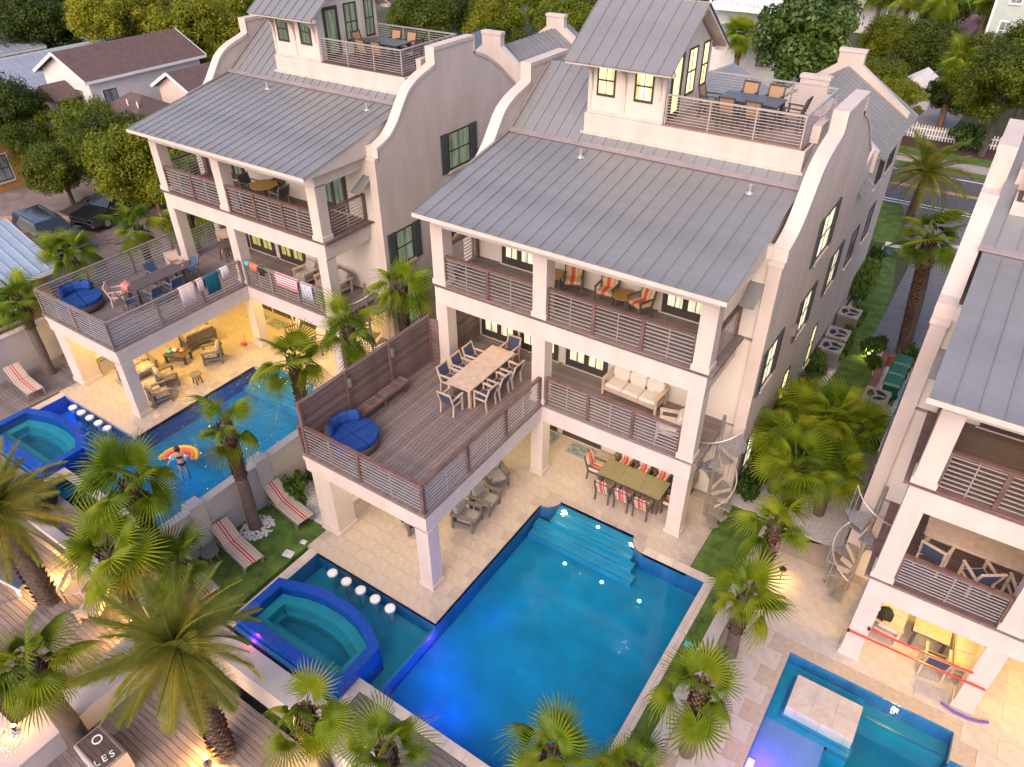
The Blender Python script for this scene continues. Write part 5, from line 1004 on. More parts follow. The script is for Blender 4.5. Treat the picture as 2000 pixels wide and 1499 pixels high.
# slatted bench by the privacy wall
b = thing('slatted_bench', 'slatted wooden bench fixed below the privacy wall', 'bench', (-5.05, 3.9, 3.2))
for k in range(16): MB().box(-.2,-1.15+.145*k,.40,.2,-1.15+.145*k+.115,.43).build('slat', WALLWOOD, b)
MB().box(.201,-1.17,.34,.24,1.17,.435).build('front_rail', REDWOOD, b)
for y in (-1.0, 0, 1.0): MB().box(.08,y-.05,0,.18,y+.05,.399).build('leg', REDWOOD, b)
def daybed(label, x, y, rz, base=WICKER):
    t = thing('daybed', label, 'daybed', (x, y, 3.2), rz, 'round blue daybeds'); MB().lathe([(.74,.02),(.80,.1),(.80,.27),(.78,.30)], n=28).build('wicker_base', base, t, True)
    for k in range(4):
        a0 = 90*k; pts = [(0.02*math.cos(R(a0+45)),.02*math.sin(R(a0+45)))]+arc((0,0),.78,a0+1,a0+89,8); MB().prism(pts,.302,.46,'z').build('seat_cushion', BLUE, t)
    pts = arc((0,0),.80,-58,58,12)+arc((0,0),.66,58,-58,12); MB().prism(pts,.30,.72,'z').build('wicker_back', base, t)
    for a in (-42, -14, 14, 42):
        m = MB().cushion(-.2,-.08,0,.2,.08,.40,.05); m.xf(Matrix.Rotation(R(a),4,'Z') @ Matrix.Translation((.58,0,.46)) @ Matrix.Rotation(R(90),4,'Z') @ Matrix.Rotation(R(14),4,'X')); m.build('pillow', BLUE, t)
daybed('round blue daybed on the wooden deck of the middle house', -4.45, 1.95, R(170)); daybed('round blue daybed in the corner of the left house deck', -19.3, 2.15, R(165))
# upper balcony of the middle house
oc = mk_chair('cushioned_chair', DKWOOD, STRIPEO, STRIPEO, .62, 1.0, True, True); G = 'orange striped chairs on the upper balcony'
oc((-.85,8.75,6.4), R(25), 'orange striped balcony chair beside the middle column', G); oc((.35,8.72,6.4), R(5), 'orange striped balcony chair in the centre of the three', G); oc((1.55,8.6,6.4), R(-25), 'orange striped balcony chair nearest the right door', G)
TAN = mat('amber_table_top', (.32,.19,.045), .45, 0, .1, 5)
table('side_table', 'round amber table by the left striped balcony chair', 'table', -1.5, 8.65, 6.4, .36, 0, .55, TAN, DKWOOD, 0, 0, True); table('side_table', 'round amber table between the two right striped balcony chairs', 'table', .95, 8.65, 6.4, .36, 0, .55, TAN, DKWOOD, 0, 0, True)
# sofas and armchairs
def sofa(name, label, cat, x, y, z, rz, n, fm, cm, bm=None, w_=.62, group=None):
    t = thing(name, label, cat, (x, y, z), rz, group); L = n*w_+.16; bm = bm or cm
    for sx in (-1, 1):
        X = sx*(L/2-.04)
        for y_ in (-.36, .34): MB().box(X-.04,y_-.04,0,X+.04,y_+.04,.58).build('leg', fm, t)
        MB().box(X-.07,-.42,.581,X+.07,.42,.625).build('armrest', fm, t)
        MB().box(X-.025,-.31,.22,X+.025,.29,.30).build('side_rail', fm, t)
    MB().box(-L/2+.08,-.40,.20,L/2-.08,-.35,.32).build('front_rail', fm, t); MB().box(-L/2+.08,.30,.20,L/2-.08,.36,.32).build('back_rail', fm, t); MB().box(-L/2+.06,-.345,.25,L/2-.06,.30,.29).build('seat_deck', fm, t); MB().box(-L/2+.08,.345,.36,L/2-.08,.385,.80).build('backboard', fm, t)
    for k in range(n):
        a = -n*w_/2+w_*k; MB().cushion(a+.006,-.38,.30,a+w_-.006,.22,.45,.035).build('seat_cushion', cm, t)
        m = MB().cushion(0,-.09,0,w_-.012,.09,.48,.045); m.xf(Matrix.Translation((a+.006,.20,.43)) @ Matrix.Rotation(R(-14),4,'X')); m.build('back_cushion', bm, t)
    return t
sofa('garden_sofa', 'three seat pale sofa with timber frame on the middle porch', 'sofa', 1.62, 8.75, 3.2, R(-3), 3, TEAK, PALECUSH); sofa('garden_armchair', 'pale armchair beside the three seat sofa, by the right column', 'armchair', 3.35, 7.75, 3.2, R(-75), 1, TEAK, PALECUSH)
G = 'grey armchairs on the pool terrace'
for i, (x, y, rz, l) in enumerate(((-1.55,3.6,R(100),'grey armchair at the edge of the pool terrace, nearest the pool'),(-1.5,4.55,R(95),'grey armchair next to the nearest one, further from the camera'),(-1.9,5.7,R(60),'grey armchair furthest back under the deck beam'),(-2.9,2.6,R(150),'grey armchair half hidden behind the front deck column'))): sofa('poly_armchair', l, 'armchair', x, y, 0, rz, 1, GREYFRAME, GREYCUSH, None, .6, G)
sofa('poly_sofa', 'grey sofa in shade under the middle deck', 'sofa', -3.9, 3.4, 0, R(90), 2, GREYFRAME, GREYCUSH)
# lower dining set of the middle house
table('dining_table', 'olive brown dining table under the middle porch', 'table', 2.35, 7.78, 0, 2.3, .92, .75, OLIVE, DKWOOD, 0, 3)
sc_ = mk_chair('striped_chair', DKWOOD, STRIPER, STRIPER, .54, .96, True, True); G = 'striped chairs round the olive dining table'
for x, l in ((1.65,'left'),(2.35,'middle'),(3.05,'right')):
    sc_((x,7.12,0), N_, 'striped chair on the pool side of the olive table, '+l+' one', G); sc_((x,8.5,0), S_, 'striped chair on the house side of the olive table, '+l+' one', G)
sc_((.92,7.85,0), W__, 'striped chair at the left head of the olive table', G); sc_((3.78,7.75,0), E_, 'striped chair at the right head of the olive table, by the column', G)
bn = thing('storage_bench', 'olive bench along the house wall behind the striped chairs', 'bench', (2.6, 9.0, 0)); MB().box(-1.5,-.2,.38,1.5,.2,.44).build('seat', OLIVE, bn); MB().box(-1.5,.16,.45,1.5,.2,.85).build('backrest', OLIVE, bn)
for x in (-1.4, 0, 1.4): MB().box(x-.04,-.17,0,x+.04,.15,.379).build('leg', DKWOOD, bn)
MATB = mat('pale_blue_mat', (.25,.32,.34), .95, 0, .2, 20)
for x, y, l in ((-.2,8.75,'pale blue door mat in front of the right lower doors'),(-1.75,8.8,'pale blue door mat behind the middle column'),(-17.6,8.7,'grey mat before the left house lower doors, left'),(-16.4,8.75,'grey mat before the left house lower doors, right')):
    t = thing('door_mat', l, 'mat', (x, y, .001)); MB().box(-.5,-.32,0,.5,.32,.018).build('mat_body', MATB, t); MB().box(-.44,-.26,.0182,.44,.26,.021).build('mat_weave', BLUEG, t)
def kitchen(label, ox, oy):
    t = thing('outdoor_kitchen', label, 'kitchen counter', (ox, oy, 0)); MB().box(-5.3,1.65,0,-4.72,4.2,.86).build('cabinet', STUCCO2, t)
    for k in range(3): d = MB().box(-4.718,1.72+.82*k,.1,-4.69,1.72+.82*k+.76,.82).build('cabinet_door', STEEL, t); MB().box(-4.688,1.80+.82*k,.66,-4.66,1.80+.82*k+.5,.69).build('handle', CHROME, d)
    MB().box(-5.33,1.62,.861,-4.66,4.23,.91).build('counter_top', WPAINT, t); MB().cyl((-5.0,2.1,.911),(-5.0,2.1,.925),.14,n=16).build('sink', RUBBER, t); MB().box(-5.2,2.9,.911,-4.75,3.6,1.12).build('grill', STEEL, t)
kitchen('steel outdoor kitchen behind the front left pillar of the middle house', 0, 0); kitchen('steel outdoor kitchen behind the front left pillar of the left house', -14.67, .16)
# spiral stairs
def spiral(label, x, y, a0, flip, turns=1.15, r=.78, h=3.2):
    t = thing('spiral_stair', label, 'staircase', (x, y, 0)); MB().cyl((0,0,0),(0,0,h+1.0),.055,n=10).build('pole', GALV, t); n = 15; d = 360*turns/n*flip; hp = []
    for k in range(n):
        a = a0+d*k; z = h*(k+1)/n; pts = [(.05*math.cos(R(a)),.05*math.sin(R(a)))]+[(r*math.cos(R(a+d*s)),r*math.sin(R(a+d*s))) for s in (0,.5,1)]; MB().prism(pts,z-.04,z,'z').build('tread', GALV, t)
        for s in (.1, .6): q = (r*.97*math.cos(R(a+d*s)), r*.97*math.sin(R(a+d*s))); MB().cyl((*q,z-.03),(*q,z+.9+s*h/n),.010,n=5).build('baluster', GALV, t); hp.append((*q, z+.9+s*h/n))
    MB().tube(hp,.022,6).build('handrail', STEEL, t)
    a = a0+d*n; p = [(.05*math.cos(R(a)),.05*math.sin(R(a)))]+[(r*1.05*math.cos(R(a+s)),r*1.05*math.sin(R(a+s))) for s in (0,30,60)]; MB().prism(p,h-.05,h-.005,'z').build('landing', GALV, t)
spiral('steel spiral stair at the right end of the middle house porch', 4.78, 8.25, -60, 1); spiral('steel spiral stair of the left house behind the fan palms', -9.9, 8.4, -60, 1); spiral('steel spiral stair between the palm clump and the right house', 9.45, 7.7, -90, -1, 1.2)
# loungers
def mk_lounger(name, fm, cm):
    t = thing(name, '', 'lounger')
    for sy in (-1, 1):
        MB().beam((-.95,sy*.30,.32),(.95,sy*.30,.32),.05,.06).build('side_rail', fm, t)
        for x in (-.7, .8): MB().box(x-.03,sy*.30-.03,0,x+.03,sy*.30+.03,.288).build('leg', fm, t)
    MB().cushion(-.25,-.29,.34,.95,.29,.41,.02).build('seat_cushion', cm, t); m = MB().cushion(-.74,-.29,0,0,.29,.07,.02); m.xf(Matrix.Translation((-.26,0,.36)) @ Matrix.Rotation(R(33),4,'Y')); m.build('back_cushion', cm, t)
    MB().beam((-.86,0,.72),(-.7,0,.34),.4,.03).build('back_strut', fm, t); return Proto(t)
lg = mk_lounger('sun_lounger', GALV, STRIPEC); G = 'red striped sun loungers'
lg((-6.75,.72,0), R(-8), 'red striped lounger nearest the kitchen pillar, in front of the shrubs', G, 1.05); lg((-6.75,-1.4,0), R(-8), 'red striped lounger between the palm trunk and the round side table', G, 1.05); lg((-6.9,-2.95,0), R(-8), 'red striped lounger mostly hidden behind palm leaves', G, 1.05); lg((-21.0,-.42,0), R(-5), 'red striped lounger on the timber deck at the left edge', G, 1.05)
bl = mk_lounger('blue_lounger', WPAINT, NAVY); bl((-12.9,-5.7,-1), R(8), 'white framed lounger with navy pad on the boardwalk at the left edge', 'navy loungers', 1.1)
table('side_table', 'small round grey table beside the lounger on the lawn', 'table', -7.2, -2.05, 0, .27, 0, .45, GREYFRAME, GALV, 0, 0, True)
# left house: deck table, chairs and towels
table('dining_table', 'dark brown table on the left house deck', 'table', -17.75, 4.55, 3.2, .85, 2.3, .75, DKWOOD, DKWOOD)
lc = mk_chair('sling_chair', GREYFRAME, mat('blue_sling', (.03,.085,.17), .8, 0, .1, 20)); ls = mk_chair('striped_chair', TEAK, STRIPEC, STRIPEC); G = 'chairs round the dark table on the left deck'
for x, y, rz, l in ((-18.5,5.0,W__,'blue sling chair on the far side of the dark deck table'),(-17.75,6.1,S_,'blue sling chair at the house end of the dark deck table'),(-17.0,3.9,E_,'blue sling chair on the railing side of the dark table, nearer the daybed'),(-17.0,4.8,E_,'blue sling chair on the railing side of the dark table, nearer the house'),(-17.4,3.05,R(170),'blue sling chair at the near end of the dark table')): lc((x,y,3.2), rz, l, G)
for x, y, rz, l in ((-18.3,3.1,R(140),'striped chair at the near end of the dark deck table'),(-18.6,6.0,R(70),'striped chair by the far rail of the left deck'),(-18.6,8.6,R(60),'striped chair in the back corner of the left porch')): ls((x,y,3.2), rz, l, G)
table('side_table', 'round table in the corner of the left house porch', 'table', -17.9, 8.1, 3.2, .42, 0, .74, DKWOOD, DKWOOD, 0, 0, True)
table('side_table', 'round brown table on the left house upper balcony', 'table', -14.9, 8.5, 6.4, .55, 0, .72, TAN, DKWOOD, 0, 0, True)
lb = mk_chair('mesh_chair', GREYFRAME, SHUT); G = 'dark mesh chairs on the left upper balcony'
lb((-15.8,8.5,6.4), W__, 'dark mesh chair left of the round balcony table', G); lb((-14.95,9.0,6.4), S_, 'dark mesh chair behind the round balcony table', G); lb((-14.0,8.45,6.4), E_, 'dark mesh chair right of the round balcony table, clothes on its seat', G)
sofa('garden_armchair', 'grey armchair with swimwear on the left house porch', 'armchair', -13.35, 8.55, 3.2, R(-8), 1, TEAK, GREYCUSH); sofa('garden_sofa', 'grey sofa behind the column of the left house porch', 'sofa', -11.9, 8.65, 3.2, R(-4), 2, TEAK, GREYCUSH)
def towel(label, axis, c, a0, a1, z, drop, drop2, m, name='towel'):
    # draped over a rail: axis 'y' hangs on a rail along y at x=c, axis 'x' on a rail along x at y=c
    mb = MB(); n = 8; rows = [(-.075,-drop),(-.075,-drop*.5),(-.07,-.04),(0,.02),(.07,-.04),(.075,-drop2*.5),(.075,-drop2)]; t = thing(name, label, 'towel', ((c if axis == 'y' else (a0+a1)/2), ((a0+a1)/2 if axis == 'y' else c), z), 0, 'towels drying on the left house rails')
    vs_ = []
    for i in range(n+1):
        u = (a0+(a1-a0)*i/n)-(a0+a1)/2
        for (d, dz) in rows:
            wv = .018*math.sin(i*1.9+dz*6)*min(1, abs(dz)*4); dd = d+wv*(1 if d > 0 else -1); k = u*(1-.05*abs(dz)); vs_.append((dd, k, dz) if axis == 'y' else (k, dd, dz))
    r7 = len(rows); mb.add(vs_, [(i*r7+j,(i+1)*r7+j,(i+1)*r7+j+1,i*r7+j+1) for i in range(n) for j in range(r7-1)]); o = mb.build('cloth', m, t, True); sm_ = o.modifiers.new('thick', 'SOLIDIFY'); sm_.thickness = .012; return t
ox, oy = -14.67, .16
towel('pink striped towel on the left deck rail', 'y', ox-.83, 4.05, 4.72, 4.28, .4, .78, PINKSTR); towel('small pale pink cloth next to the teal towel', 'y', ox-.83, 4.85, 5.12, 4.28, .3, .5, PINKSTR); towel('dark teal towel on the left deck rail', 'y', ox-.83, 5.22, 5.85, 4.28, .5, .8, TEALT); towel('pale blue cloth hanging at the end of the left deck rail', 'y', ox-.83, 6.0, 6.35, 4.28, .3, .4, WHITET)
towel('red and white striped towel on the left porch rail', 'x', 6.93+oy, -13.45, -12.15, 4.28, .55, .35, REDSTR); towel('navy and white striped towel on the left porch rail', 'x', 6.93+oy, -12.0, -11.35, 4.28, .75, .4, BLKSTR); towel('orange and white cloth on the left porch rail by the column', 'x', 6.93+oy, -14.95, -14.5, 4.28, .3, .3, ORV); towel('black shorts hung on the left porch rail', 'x', 6.93+oy, -14.4, -14.1, 4.28, .35, .3, BLACKC); towel('green cloth at the column end of the left porch rail', 'x', 6.93+oy, -15.25, -15.0, 4.28, .2, .2, CYAN)
bg_ = thing('beach_bag', 'printed blue and red beach bag on the dark deck table chair', 'bag', (-18.15, 3.5, 3.2)); MB().cushion(-.24,-.16,.44,.24,.16,.80,.05).build('bag_body', mat('printed_cloth', (.10,.35,.42), .9, 0, .6, 18, rgb2=(.60,.25,.20)), bg_); MB().tube([(-.12,0,.78),(-.1,0,.92),(.1,0,.92),(.12,0,.78)],.012,5).build('handle', RED, bg_)
# left house lower lounge
sofa('patterned_sofa', 'patterned sofa in the lit lounge under the left deck, far one', 'sofa', -18.0, 5.7, 0, R(-100), 2, GREYFRAME, PATCUSH); sofa('patterned_sofa', 'patterned sofa behind the front column of the left house', 'sofa', -18.0, 2.7, 0, R(85), 2, GREYFRAME, PATCUSH)
for x, y, rz, l in ((-16.35,5.2,R(-40),'patterned armchair beside the coffee table, nearest the pool'),(-16.5,3.0,R(160),'patterned armchair next to the front column of the left house'),(-15.75,2.15,R(165),'patterned armchair nearest the left pool corner')): sofa('patterned_armchair', l, 'armchair', x, y, 0, rz, 1, GREYFRAME, PATCUSH, None, .6, 'patterned armchairs')
ct = table('coffee_table', 'low slatted coffee table with snacks under the left deck', 'table', -17.6, 4.35, 0, 1.0, .65, .42, DKWOOD, DKWOOD, R(25), 4)
for x, y, m_, l in ((-17.75,4.35,WHITET,'white bag of snacks on the coffee table'),(-17.45,4.5,ORV,'orange packet on the coffee table'),(-17.85,4.15,MATS['aqua_vinyl'],'green bottle box on the coffee table')):
    t = thing('snack_packet', l, 'packet', (x, y, .421), .5); MB().cushion(-.1,-.07,0,.1,.07,.14,.03).build('packet_body', m_, t); MB().box(-.1,-.01,.139,.1,.01,.17).build('packet_seal', m_, t)
table('stool', 'small round stool at the edge of the left pool terrace', 'stool', -15.55, 3.75, 0, .24, 0, .46, GREYFRAME, DKWOOD, 0, 0, True)
dp = thing('dustpan', 'red dustpan standing by the column of the left house', 'dustpan', (-16.3, 6.75, 0)); MB().cushion(-.14,-.1,0,.14,.1,.08,.02).build('pan', RED, dp); MB().cyl((0,.08,.05),(0,.1,.5),.012,n=6).build('handle', RED, dp)
yb = thing('yellow_bag', 'yellow bag on the patterned sofa behind the front column', 'bag', (-17.75, 2.3, .46)); MB().cushion(-.15,-.12,0,.15,.12,.2,.05).build('bag_body', YEL, yb); MB().tube([(-.08,0,.19),(0,0,.27),(.08,0,.19)],.01,5).build('handle', YEL, yb)
sg = mk_chair('striped_chair', DKWOOD, STRIPEC, STRIPEC, .6, .98, True, True); sg((-14.6,8.2,0), R(-20), 'striped lounge chair under the left porch behind the palm', 'lower porch chairs of the left house'); sg((-13.0,8.2,0), R(15), 'striped lounge chair under the left porch, right of the other', 'lower porch chairs of the left house')
# roof terrace sets
SLATE = mat('slate_table_top', (.075,.078,.085), .4, 0, .12, 4); TANS = mat('tan_sling', (.33,.205,.11), .7, 0, .08, 20)
rc = mk_chair('sling_chair', DOORF, TANS, TANS, .52, .95)
def terrace(ox, oy, who, n=6):
    z = 11.09; table('dining_table', 'slate topped table on the roof terrace of the %s house' % who, 'table', ox+2.35, oy+13.45, z, 1.85, .95, .72, SLATE, DOORF)
    G = 'tan sling chairs on the roof terraces'
    for x, y, rz, l in ((1.95,12.7,N_,'front left'),(2.75,12.7,N_,'front right'),(1.95,14.2,S_,'back left'),(2.75,14.2,S_,'back right'),(1.1,13.4,W__,'at the penthouse end'),(3.65,13.5,E_,'at the far right end')): rc((ox+x,oy+y,z), rz, 'tan sling chair of the %s roof terrace, %s of the table' % (who, l), G)
terrace(0, 0, 'middle'); terrace(-14.67, .16, 'left')
# side passage: air conditioners, bins, planter
def mk_ac():
    t = thing('air_conditioner', '', 'air conditioner'); MB().box(-.4,-.4,.05,.4,.4,.78).build('cabinet', GALV, t); MB().box(-.44,-.44,0,.44,.44,.049).build('pad', CONC, t)
    f = MB(); pts = arc((0,0),.34,0,360,24)[:-1]; sq = [(.42*max(-1,min(1,1.42*math.cos(R(15*k)))),.42*max(-1,min(1,1.42*math.sin(R(15*k))))) for k in range(24)]; ring(f, sq, pts, .781, .84); f.build('top_panel', CONC, t); MB().cyl((0,0,.781),(0,0,.80),.33,n=20).build('fan_well', RUBBER, t)
    for k in range(3): MB().beam((0,0,.81),(.3*math.cos(R(120*k)),.3*math.sin(R(120*k)),.815),.10,.012).build('fan_blade', GALV, t)
    for k in range(9): MB().box(-.405,-.36,.12+.07*k,-.401,.36,.15+.07*k).box(-.36,-.405,.12+.07*k,.36,-.401,.15+.07*k).build('louvre', GREYFRAME, t)
    return Proto(t)
ac = mk_ac(); G = 'air conditioning units in the side passage'
for x, y, l in ((5.75,19.5,'air conditioner against the middle house wall, nearest the camera'),(5.72,20.7,'air conditioner against the middle house wall, second from the camera'),(5.7,22.8,'air conditioner against the middle house wall, furthest away'),(8.15,16.0,'pale air conditioner beside the bins, nearest the camera'),(8.1,16.95,'pale air conditioner beside the bins, next to the green bins')): ac((x,y,0), 0, l, G, 1.08)
def mk_bin():
    t = thing('wheelie_bin', '', 'bin'); m = MB(); m.add([(-.24,-.28,.06),(.24,-.28,.06),(.24,.28,.06),(-.24,.28,.06),(-.30,-.36,.98),(.30,-.36,.98),(.30,.36,.98),(-.30,.36,.98)], MB.BF); m.build('bin_body', GREENP, t)
    l = MB().add([(-.33,-.42,.985),(.33,-.42,.985),(.33,.38,.985),(-.33,.38,.985),(-.28,-.34,1.07),(.28,-.34,1.07),(.28,.32,1.07),(-.28,.32,1.07)], MB.BF).build('lid', GREENP, t); MB().cyl((-.2,.42,1.0),(.2,.42,1.0),.02,n=6).build('handle', GREENP, t)
    for s in (-1, 1): MB().cyl((s*.26,.30,.11),(s*.31,.30,.11),.11,n=12).build('wheel', RUBBER, t)
    MB().box(-.12,-.368,.45,.12,-.345,.60).build('sticker', WPAINT, t); return Proto(t)
bi = mk_bin(); G = 'green wheelie bins'
for x, y, l in ((8.45,18.1,'green wheelie bin nearest the air conditioners'),(8.45,18.95,'green wheelie bin in the middle of the three'),(8.5,19.8,'green wheelie bin furthest from the camera')): bi((x,y,0), R(90)*0, l, G)
BRK = mat('brick_red', (.22,.095,.07), .9, 0, .2, 6, rvar=.15); pt = thing('brick_planter', 'low brick wall round the bins', 'wall', (8.0, 19.0, 0)); pc = MB().box(-.34,-1.9,0,-.14,1.9,.5).box(-.14,1.7,0,1.0,1.9,.5).build('wall_core', BRK, pt)
me = MB().box(-.37,.006,.5,-.11,.20,.56).mesh('brick', BRK)
for k in range(19): inst('brick', me, pt, (0,-1.9+.2*k,0))
bk = thing('bicycle', 'blue bicycle lying at the far end of the side lawn', 'bicycle', (5.9, 31.6, .03), R(20)); BLUEP = mat('blue_paint', (.03,.17,.36), .4)
for x in (-.5, .5):
    pts = [(x+.32*math.cos(R(20*k)),.32*math.sin(R(20*k)),.12) for k in range(19)]; w_ = MB().tube(pts,.025,5).build('wheel', RUBBER, bk); MB().cyl((x,0,.09),(x,0,.15),.04,n=8).build('hub', CHROME, w_)
MB().tube([(-.5,0,.16),(-.1,.02,.17),(.1,.42,.17),(-.25,.42,.17),(-.1,.02,.17)],.022,6).build('frame', BLUEP, bk); MB().tube([(.5,0,.16),(.38,.5,.18),(.25,.62,.2)],.02,6).build('fork', BLUEP, bk); MB().cushion(-.40,.44,.13,-.16,.54,.22,.03).build('saddle', RUBBER, bk); MB().tube([(.1,.42,.17),(.40,.44,.18)],.02,5).build('top_tube', BLUEP, bk)
# things in and round the pools
fl = thing('pool_float', 'rainbow shaped inflatable float on the left pool', 'pool float', (-12.25, .35, -.13), R(34)); 
for r_, m_ in ((.66,YEL),(.52,ORV),(.40,RED),(.28,WPAINT),(.17,CYAN)):
    MB().tube([(r_*math.cos(R(12*k)),r_*math.sin(R(12*k)),.08) for k in range(16)],.085,8).build('tube', m_, fl, True)
def person(name, label, loc, rz, joints, edges, radii, face, top=None, cat='person', hair=True):
    P_ = thing(name, label, cat, loc, rz); me = bpy.data.meshes.new('body'); me.from_pydata(joints, edges, []); me.materials.append(SKIN); o = link(bpy.data.objects.new('body', me), P_)
    o.modifiers.new('skin', 'SKIN'); sv = me.skin_vertices[0].data
    for v, r_ in zip(sv, radii): v.radius = (r_, r_*.85)
    sv[0].use_root = True; s2 = o.modifiers.new('sub', 'SUBSURF'); s2.levels = 2; s2.render_levels = 2
    return P_
J = [(0,0,0),(0,-.01,.18),(0,0,.36),(0,.01,.47),(0,-.01,.56),(0,-.02,.66),(.17,0,.42),(.30,.06,.24),(.42,.02,.06),(-.17,0,.42),(-.30,.06,.24),(-.42,.02,.06),(.09,-.02,-.12),(.11,-.10,-.50),(.10,-.02,-.90),(-.09,-.02,-.12),(-.11,-.12,-.50),(-.10,-.04,-.90),(.47,0,.03),(-.47,0,.03)]
E_s = [(0,1),(1,2),(2,3),(3,4),(4,5),(2,6),(6,7),(7,8),(8,18),(2,9),(9,10),(10,11),(11,19),(0,12),(12,13),(13,14),(0,15),(15,16),(16,17)]
RD = [.135,.105,.12,.05,.085,.075,.06,.042,.032,.06,.042,.032,.085,.06,.04,.085,.06,.04,.03,.03]
p1 = person('person', 'person in a black bikini leaning back on the rainbow float', (-11.95, .28, -.02), R(55), J, E_s, RD, True)
def head_bits(P_, z, y0=-.02):
    m = MB().lathe([(.03,-.10),(.095,-.06),(.105,.02),(.09,.09),(.03,.125)], (0,y0+.028,z), 14); m.build('hair', HAIR, P_, True)
    for s in (-1, 1): MB().lathe([(.004,-.012),(.013,0),(.004,.012)], (s*.033,y0-.092,z-.02), 8).build('eye', RUBBER, P_)
    MB().cyl((0,y0-.085,z-.02),(0,y0-.115,z-.055),.010,.016,6).build('nose', SKIN, P_); MB().box(-.028,y0-.094,z-.086,.028,y0-.082,z-.076).build('mouth', RED, P_)
head_bits(p1, .63); MB().lathe([(.118,-.045),(.128,0),(.118,.05)], (0,-.005,.31), 16).build('bikini_top', BLACKC, p1, True); MB().lathe([(.10,-.12),(.142,-.04),(.140,.05)], (0,0,.0), 16).build('bikini_bottom', BLACKC, p1, True)
p2 = person('person', 'dark haired person in the left pool close to the garden wall', (-8.95, .0, -.38), R(60), J, E_s, RD, True); head_bits(p2, .63); MB().lathe([(.118,-.045),(.128,0),(.118,.05)], (0,-.005,.31), 16).build('swim_top', BLACKC, p2, True)
gb = thing('valve_box', 'small green valve box on the grass beside the middle pool', 'box', (6.32, 3.3, 0)); MB().box(-.16,-.12,0,.16,.12,.05).build('box_rim', GREENP, gb); MB().box(-.13,-.09,.0502,.13,.09,.062).build('box_lid', MATS['aqua_vinyl'], gb)
for x, y, l in ((-5.45,-.55,'square white stepping stone at the lawn edge'),(-5.42,.05,'small white stone on the lawn near the pillar')):
    t = thing('stepping_stone', l, 'stone', (x, y, 0), .2); k = .17 if y < -.2 else .10; MB().cushion(-k,-k*.8,-.01,k,k*.8,.035,.02).build('stone', PEBBLE, t)
# right house furniture
table('dining_table', 'long teak table on the right house balcony', 'table', 12.1, 7.25, 3.2, 3.0, .95, .75, TEAK, TEAK)
rch = mk_chair('sling_chair', TEAK, NAVY, NAVY, .58); G = 'navy sling chairs on the right house balcony'
rch((10.95,6.55,3.2), R(165), 'navy sling chair on the right balcony, nearest the left column', G, 1.05); rch((11.95,6.35,3.2), R(215), 'navy sling chair on the right balcony, turned aside in the middle', G, 1.05); rch((12.9,6.45,3.2), R(200), 'navy sling chair on the right balcony, cut by the frame edge', G, 1.05)
sofa('garden_sofa', 'cream sofa under the right house behind the red straps, left one', 'sofa', 10.75, 7.2, 0, R(85), 2, TEAK, PALECUSH); sofa('garden_sofa', 'cream sofa under the right house behind the red straps, right one', 'sofa', 12.75, 6.95, 0, R(-85), 2, TEAK, PALECUSH)
table('fire_table', 'pale cabinet topped table between the cream sofas', 'table', 11.75, 7.0, 0, .9, .7, .7, TEAK, DKWOOD); rch((12.0,6.2,0), R(185), 'navy sling chair on the ground in front of the fire table', 'navy sling chair below the right balcony')
bb = thing('backpack', 'black backpack on the left cream sofa', 'bag', (10.55, 6.75, .46), .4); MB().cushion(-.2,-.16,0,.2,.16,.5,.07).build('pack', BLACKC, bb); MB().tube([(-.1,-.16,.45),(-.1,-.24,.3),(-.1,-.16,.1)],.02,5).build('strap', BLACKC, bb)
for a, b_, l in (((9.83,5.37,1.03),(13.06,5.37,1.12),'lower red strap stretched between the right house columns'),((10.25,5.36,1.42),(12.66,5.36,1.52),'upper red strap stretched between the right house columns')):
    t = thing('red_strap', l, 'strap', a); d = Vector(b_)-Vector(a); MB().beam((0,0,0),tuple(d),.03,.05).build('strap', RED, t); MB().box(-.03,-.02,-.05,.03,.02,.05).build('buckle', BLACKC, t)
nd = thing('pool_noodle', 'purple foam noodle lying on the right house terrace', 'pool noodle', (12.9, 5.25, .045)); MB().tube([(-.5,.06,0),(-.2,-.03,0),(.1,-.03,0),(.35,.03,0),(.58,.14,0)],.035,8).build('foam', mat('purple_foam', (.12,.06,.30), .8), nd); MB().cyl((.58,.14,0),(.585,.142,0),.015,n=8).build('bore', RUBBER, nd)
# boardwalk corner: chairs, sign, lamps
def adirondack(label, x, y, z, rz):
    t = thing('adirondack_chair', label, 'chair', (x, y, z), rz, 'timber lounge chairs on the boardwalk')
    for k in range(5): m = MB().box(-.25+.105*k,-.02,0,-.25+.105*k+.09,.0,.85); m.xf(Matrix.Translation((0,.25,.28)) @ Matrix.Rotation(R(-25),4,'X')); m.build('back_slat', TEAK, t)
    for k in range(6): MB().box(-.27,-.42+.115*k,.36-.022*k,.27,-.42+.115*k+.10,.385-.022*k).build('seat_slat', TEAK, t)
    for s in (-1, 1): MB().box(s*.32-.055,-.45,.55,s*.32+.055,.38,.575).build('armrest', TEAK, t); MB().box(s*.30-.03,-.42,0,s*.30+.03,-.34,.549).build('leg', TEAK, t); MB().beam((s*.29,-.4,.33),(s*.29,.5,.05),.03,.10).build('side_rail', TEAK, t)
adirondack('timber lounge chair lit orange on the boardwalk, nearest the low wall', -9.3, -4.95, -1, R(-60)); adirondack('timber lounge chair on the boardwalk beside the leaning date palm', -10.6, -4.75, -1, R(40))
sgn = thing('plank_sign', 'dark plank sign with white letters lying by the boardwalk, bottom left', 'sign', (-4.85, -7.42, -.30), R(-2)); MB().box(-.62,-.36,-.75,.62,.36,-.04).build('plinth', CREAM, sgn)
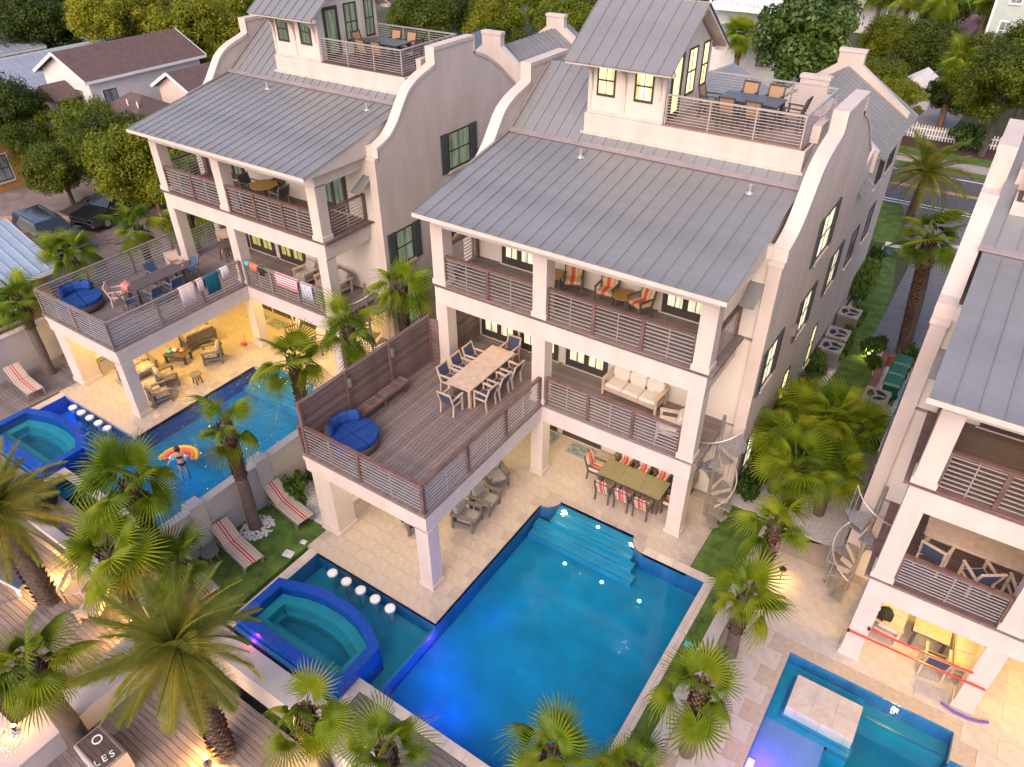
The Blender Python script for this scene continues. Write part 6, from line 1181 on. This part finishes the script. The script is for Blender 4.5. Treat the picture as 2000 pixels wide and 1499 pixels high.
for k in range(4): MB().box(-.56,-.28+.14*k+.004,-.039,.56,-.28+.14*(k+1)-.004,.0).build('board', DKWOOD, sgn)
fr_ = MB(); fr_.box(-.60,-.32,-.039,.60,-.283,.02); fr_.box(-.60,.283,-.039,.60,.32,.02); fr_.box(-.60,-.283,-.039,-.563,.283,.02); fr_.box(.563,-.283,-.039,.60,.283,.02); fr_.build('frame', GREYWOODX, sgn)
def letters(txt, x, y, size, rz, parent, name):
    cu = bpy.data.curves.new(name, 'FONT'); cu.body = txt; cu.size = size; cu.extrude = .006; cu.align_x = 'CENTER'; cu.align_y = 'CENTER'
    tmp = link(bpy.data.objects.new('tmp', cu)); bpy.context.view_layer.update(); me = bpy.data.meshes.new_from_object(tmp.evaluated_get(bpy.context.evaluated_depsgraph_get())); bpy.data.objects.remove(tmp); bpy.data.curves.remove(cu)
    me.materials.clear(); me.materials.append(WPAINT); return inst(name, me, parent, (x, y, .008), (0,0,rz))
letters('O', -.28, .08, .36, R(0), sgn, 'letter'); [letters(t_, .30+.18*k*math.cos(R(78)), -.24+.18*k*math.sin(R(78)), .27, R(78), sgn, 'letter') for k, t_ in enumerate('LES')]
cb = thing('covered_grill', 'dark covered grill beside the left spa wall', 'grill', (-14.2, -3.7, -.06), .3); MB().cushion(-.6,-.35,0,.6,.35,.95,.08).build('cover', BLACKC, cb); MB().cushion(-.45,-.28,.951,.45,.28,1.15,.1).build('hood', BLACKC, cb)
def uplight(label, x, y, z, e, c=(1,.55,.16), aim=None):
    t = thing('garden_uplight', label, 'lamp', (x, y, z), 0, 'garden lamps'); MB().cyl((0,0,0),(0,0,.16),.018,n=6).build('stake', RUBBER, t); MB().cyl((0,0,.16),(0,.02,.26),.05,.065,10).build('lamp_head', RUBBER, t); MB().cyl((0,.02,.262),(0,.022,.27),.055,n=12).build('lens', LAMPO, t); lamp('lamp', t, (0,.03,.42), e, c, .05)
uplight('glowing lamp at the foot of the large date palm', -2.72, -6.02, -1, 100, (1,.50,.12)); uplight('lamp hidden in leaves beside the leaning date palm', -11.6, -5.2, -1, 120); uplight('lamp lighting the orange planter wall in the bottom left corner', -7.0, -8.35, -.25, 22, (1,.36,.05)); uplight('lamp under the fan palm in front of the spa', -.35, -5.2, -1, 80); uplight('lamp by the low wall under the yellow palm leaves', -8.0, -4.6, -1, 130); uplight('lamp among shrubs at the end of the side lawn', 7.1, 20.8, 0, 30, (1,.72,.2))
pth = thing('path_lamp', 'mushroom path lamp on the stone terrace beside the third palm', 'lamp', (7.7, 6.95, 0), 0, 'garden lamps'); MB().cyl((0,0,0),(0,0,.5),.015,n=6).build('stem', RUBBER, pth); MB().lathe([(.11,.50),(.09,.54),(.02,.58)], n=14).build('cap', RUBBER, pth); MB().cyl((0,0,.46),(0,0,.495),.03,n=8).build('bulb', LAMPO, pth); lamp('lamp', pth, (.0,0,.44), 26, (1,.55,.16), .03)
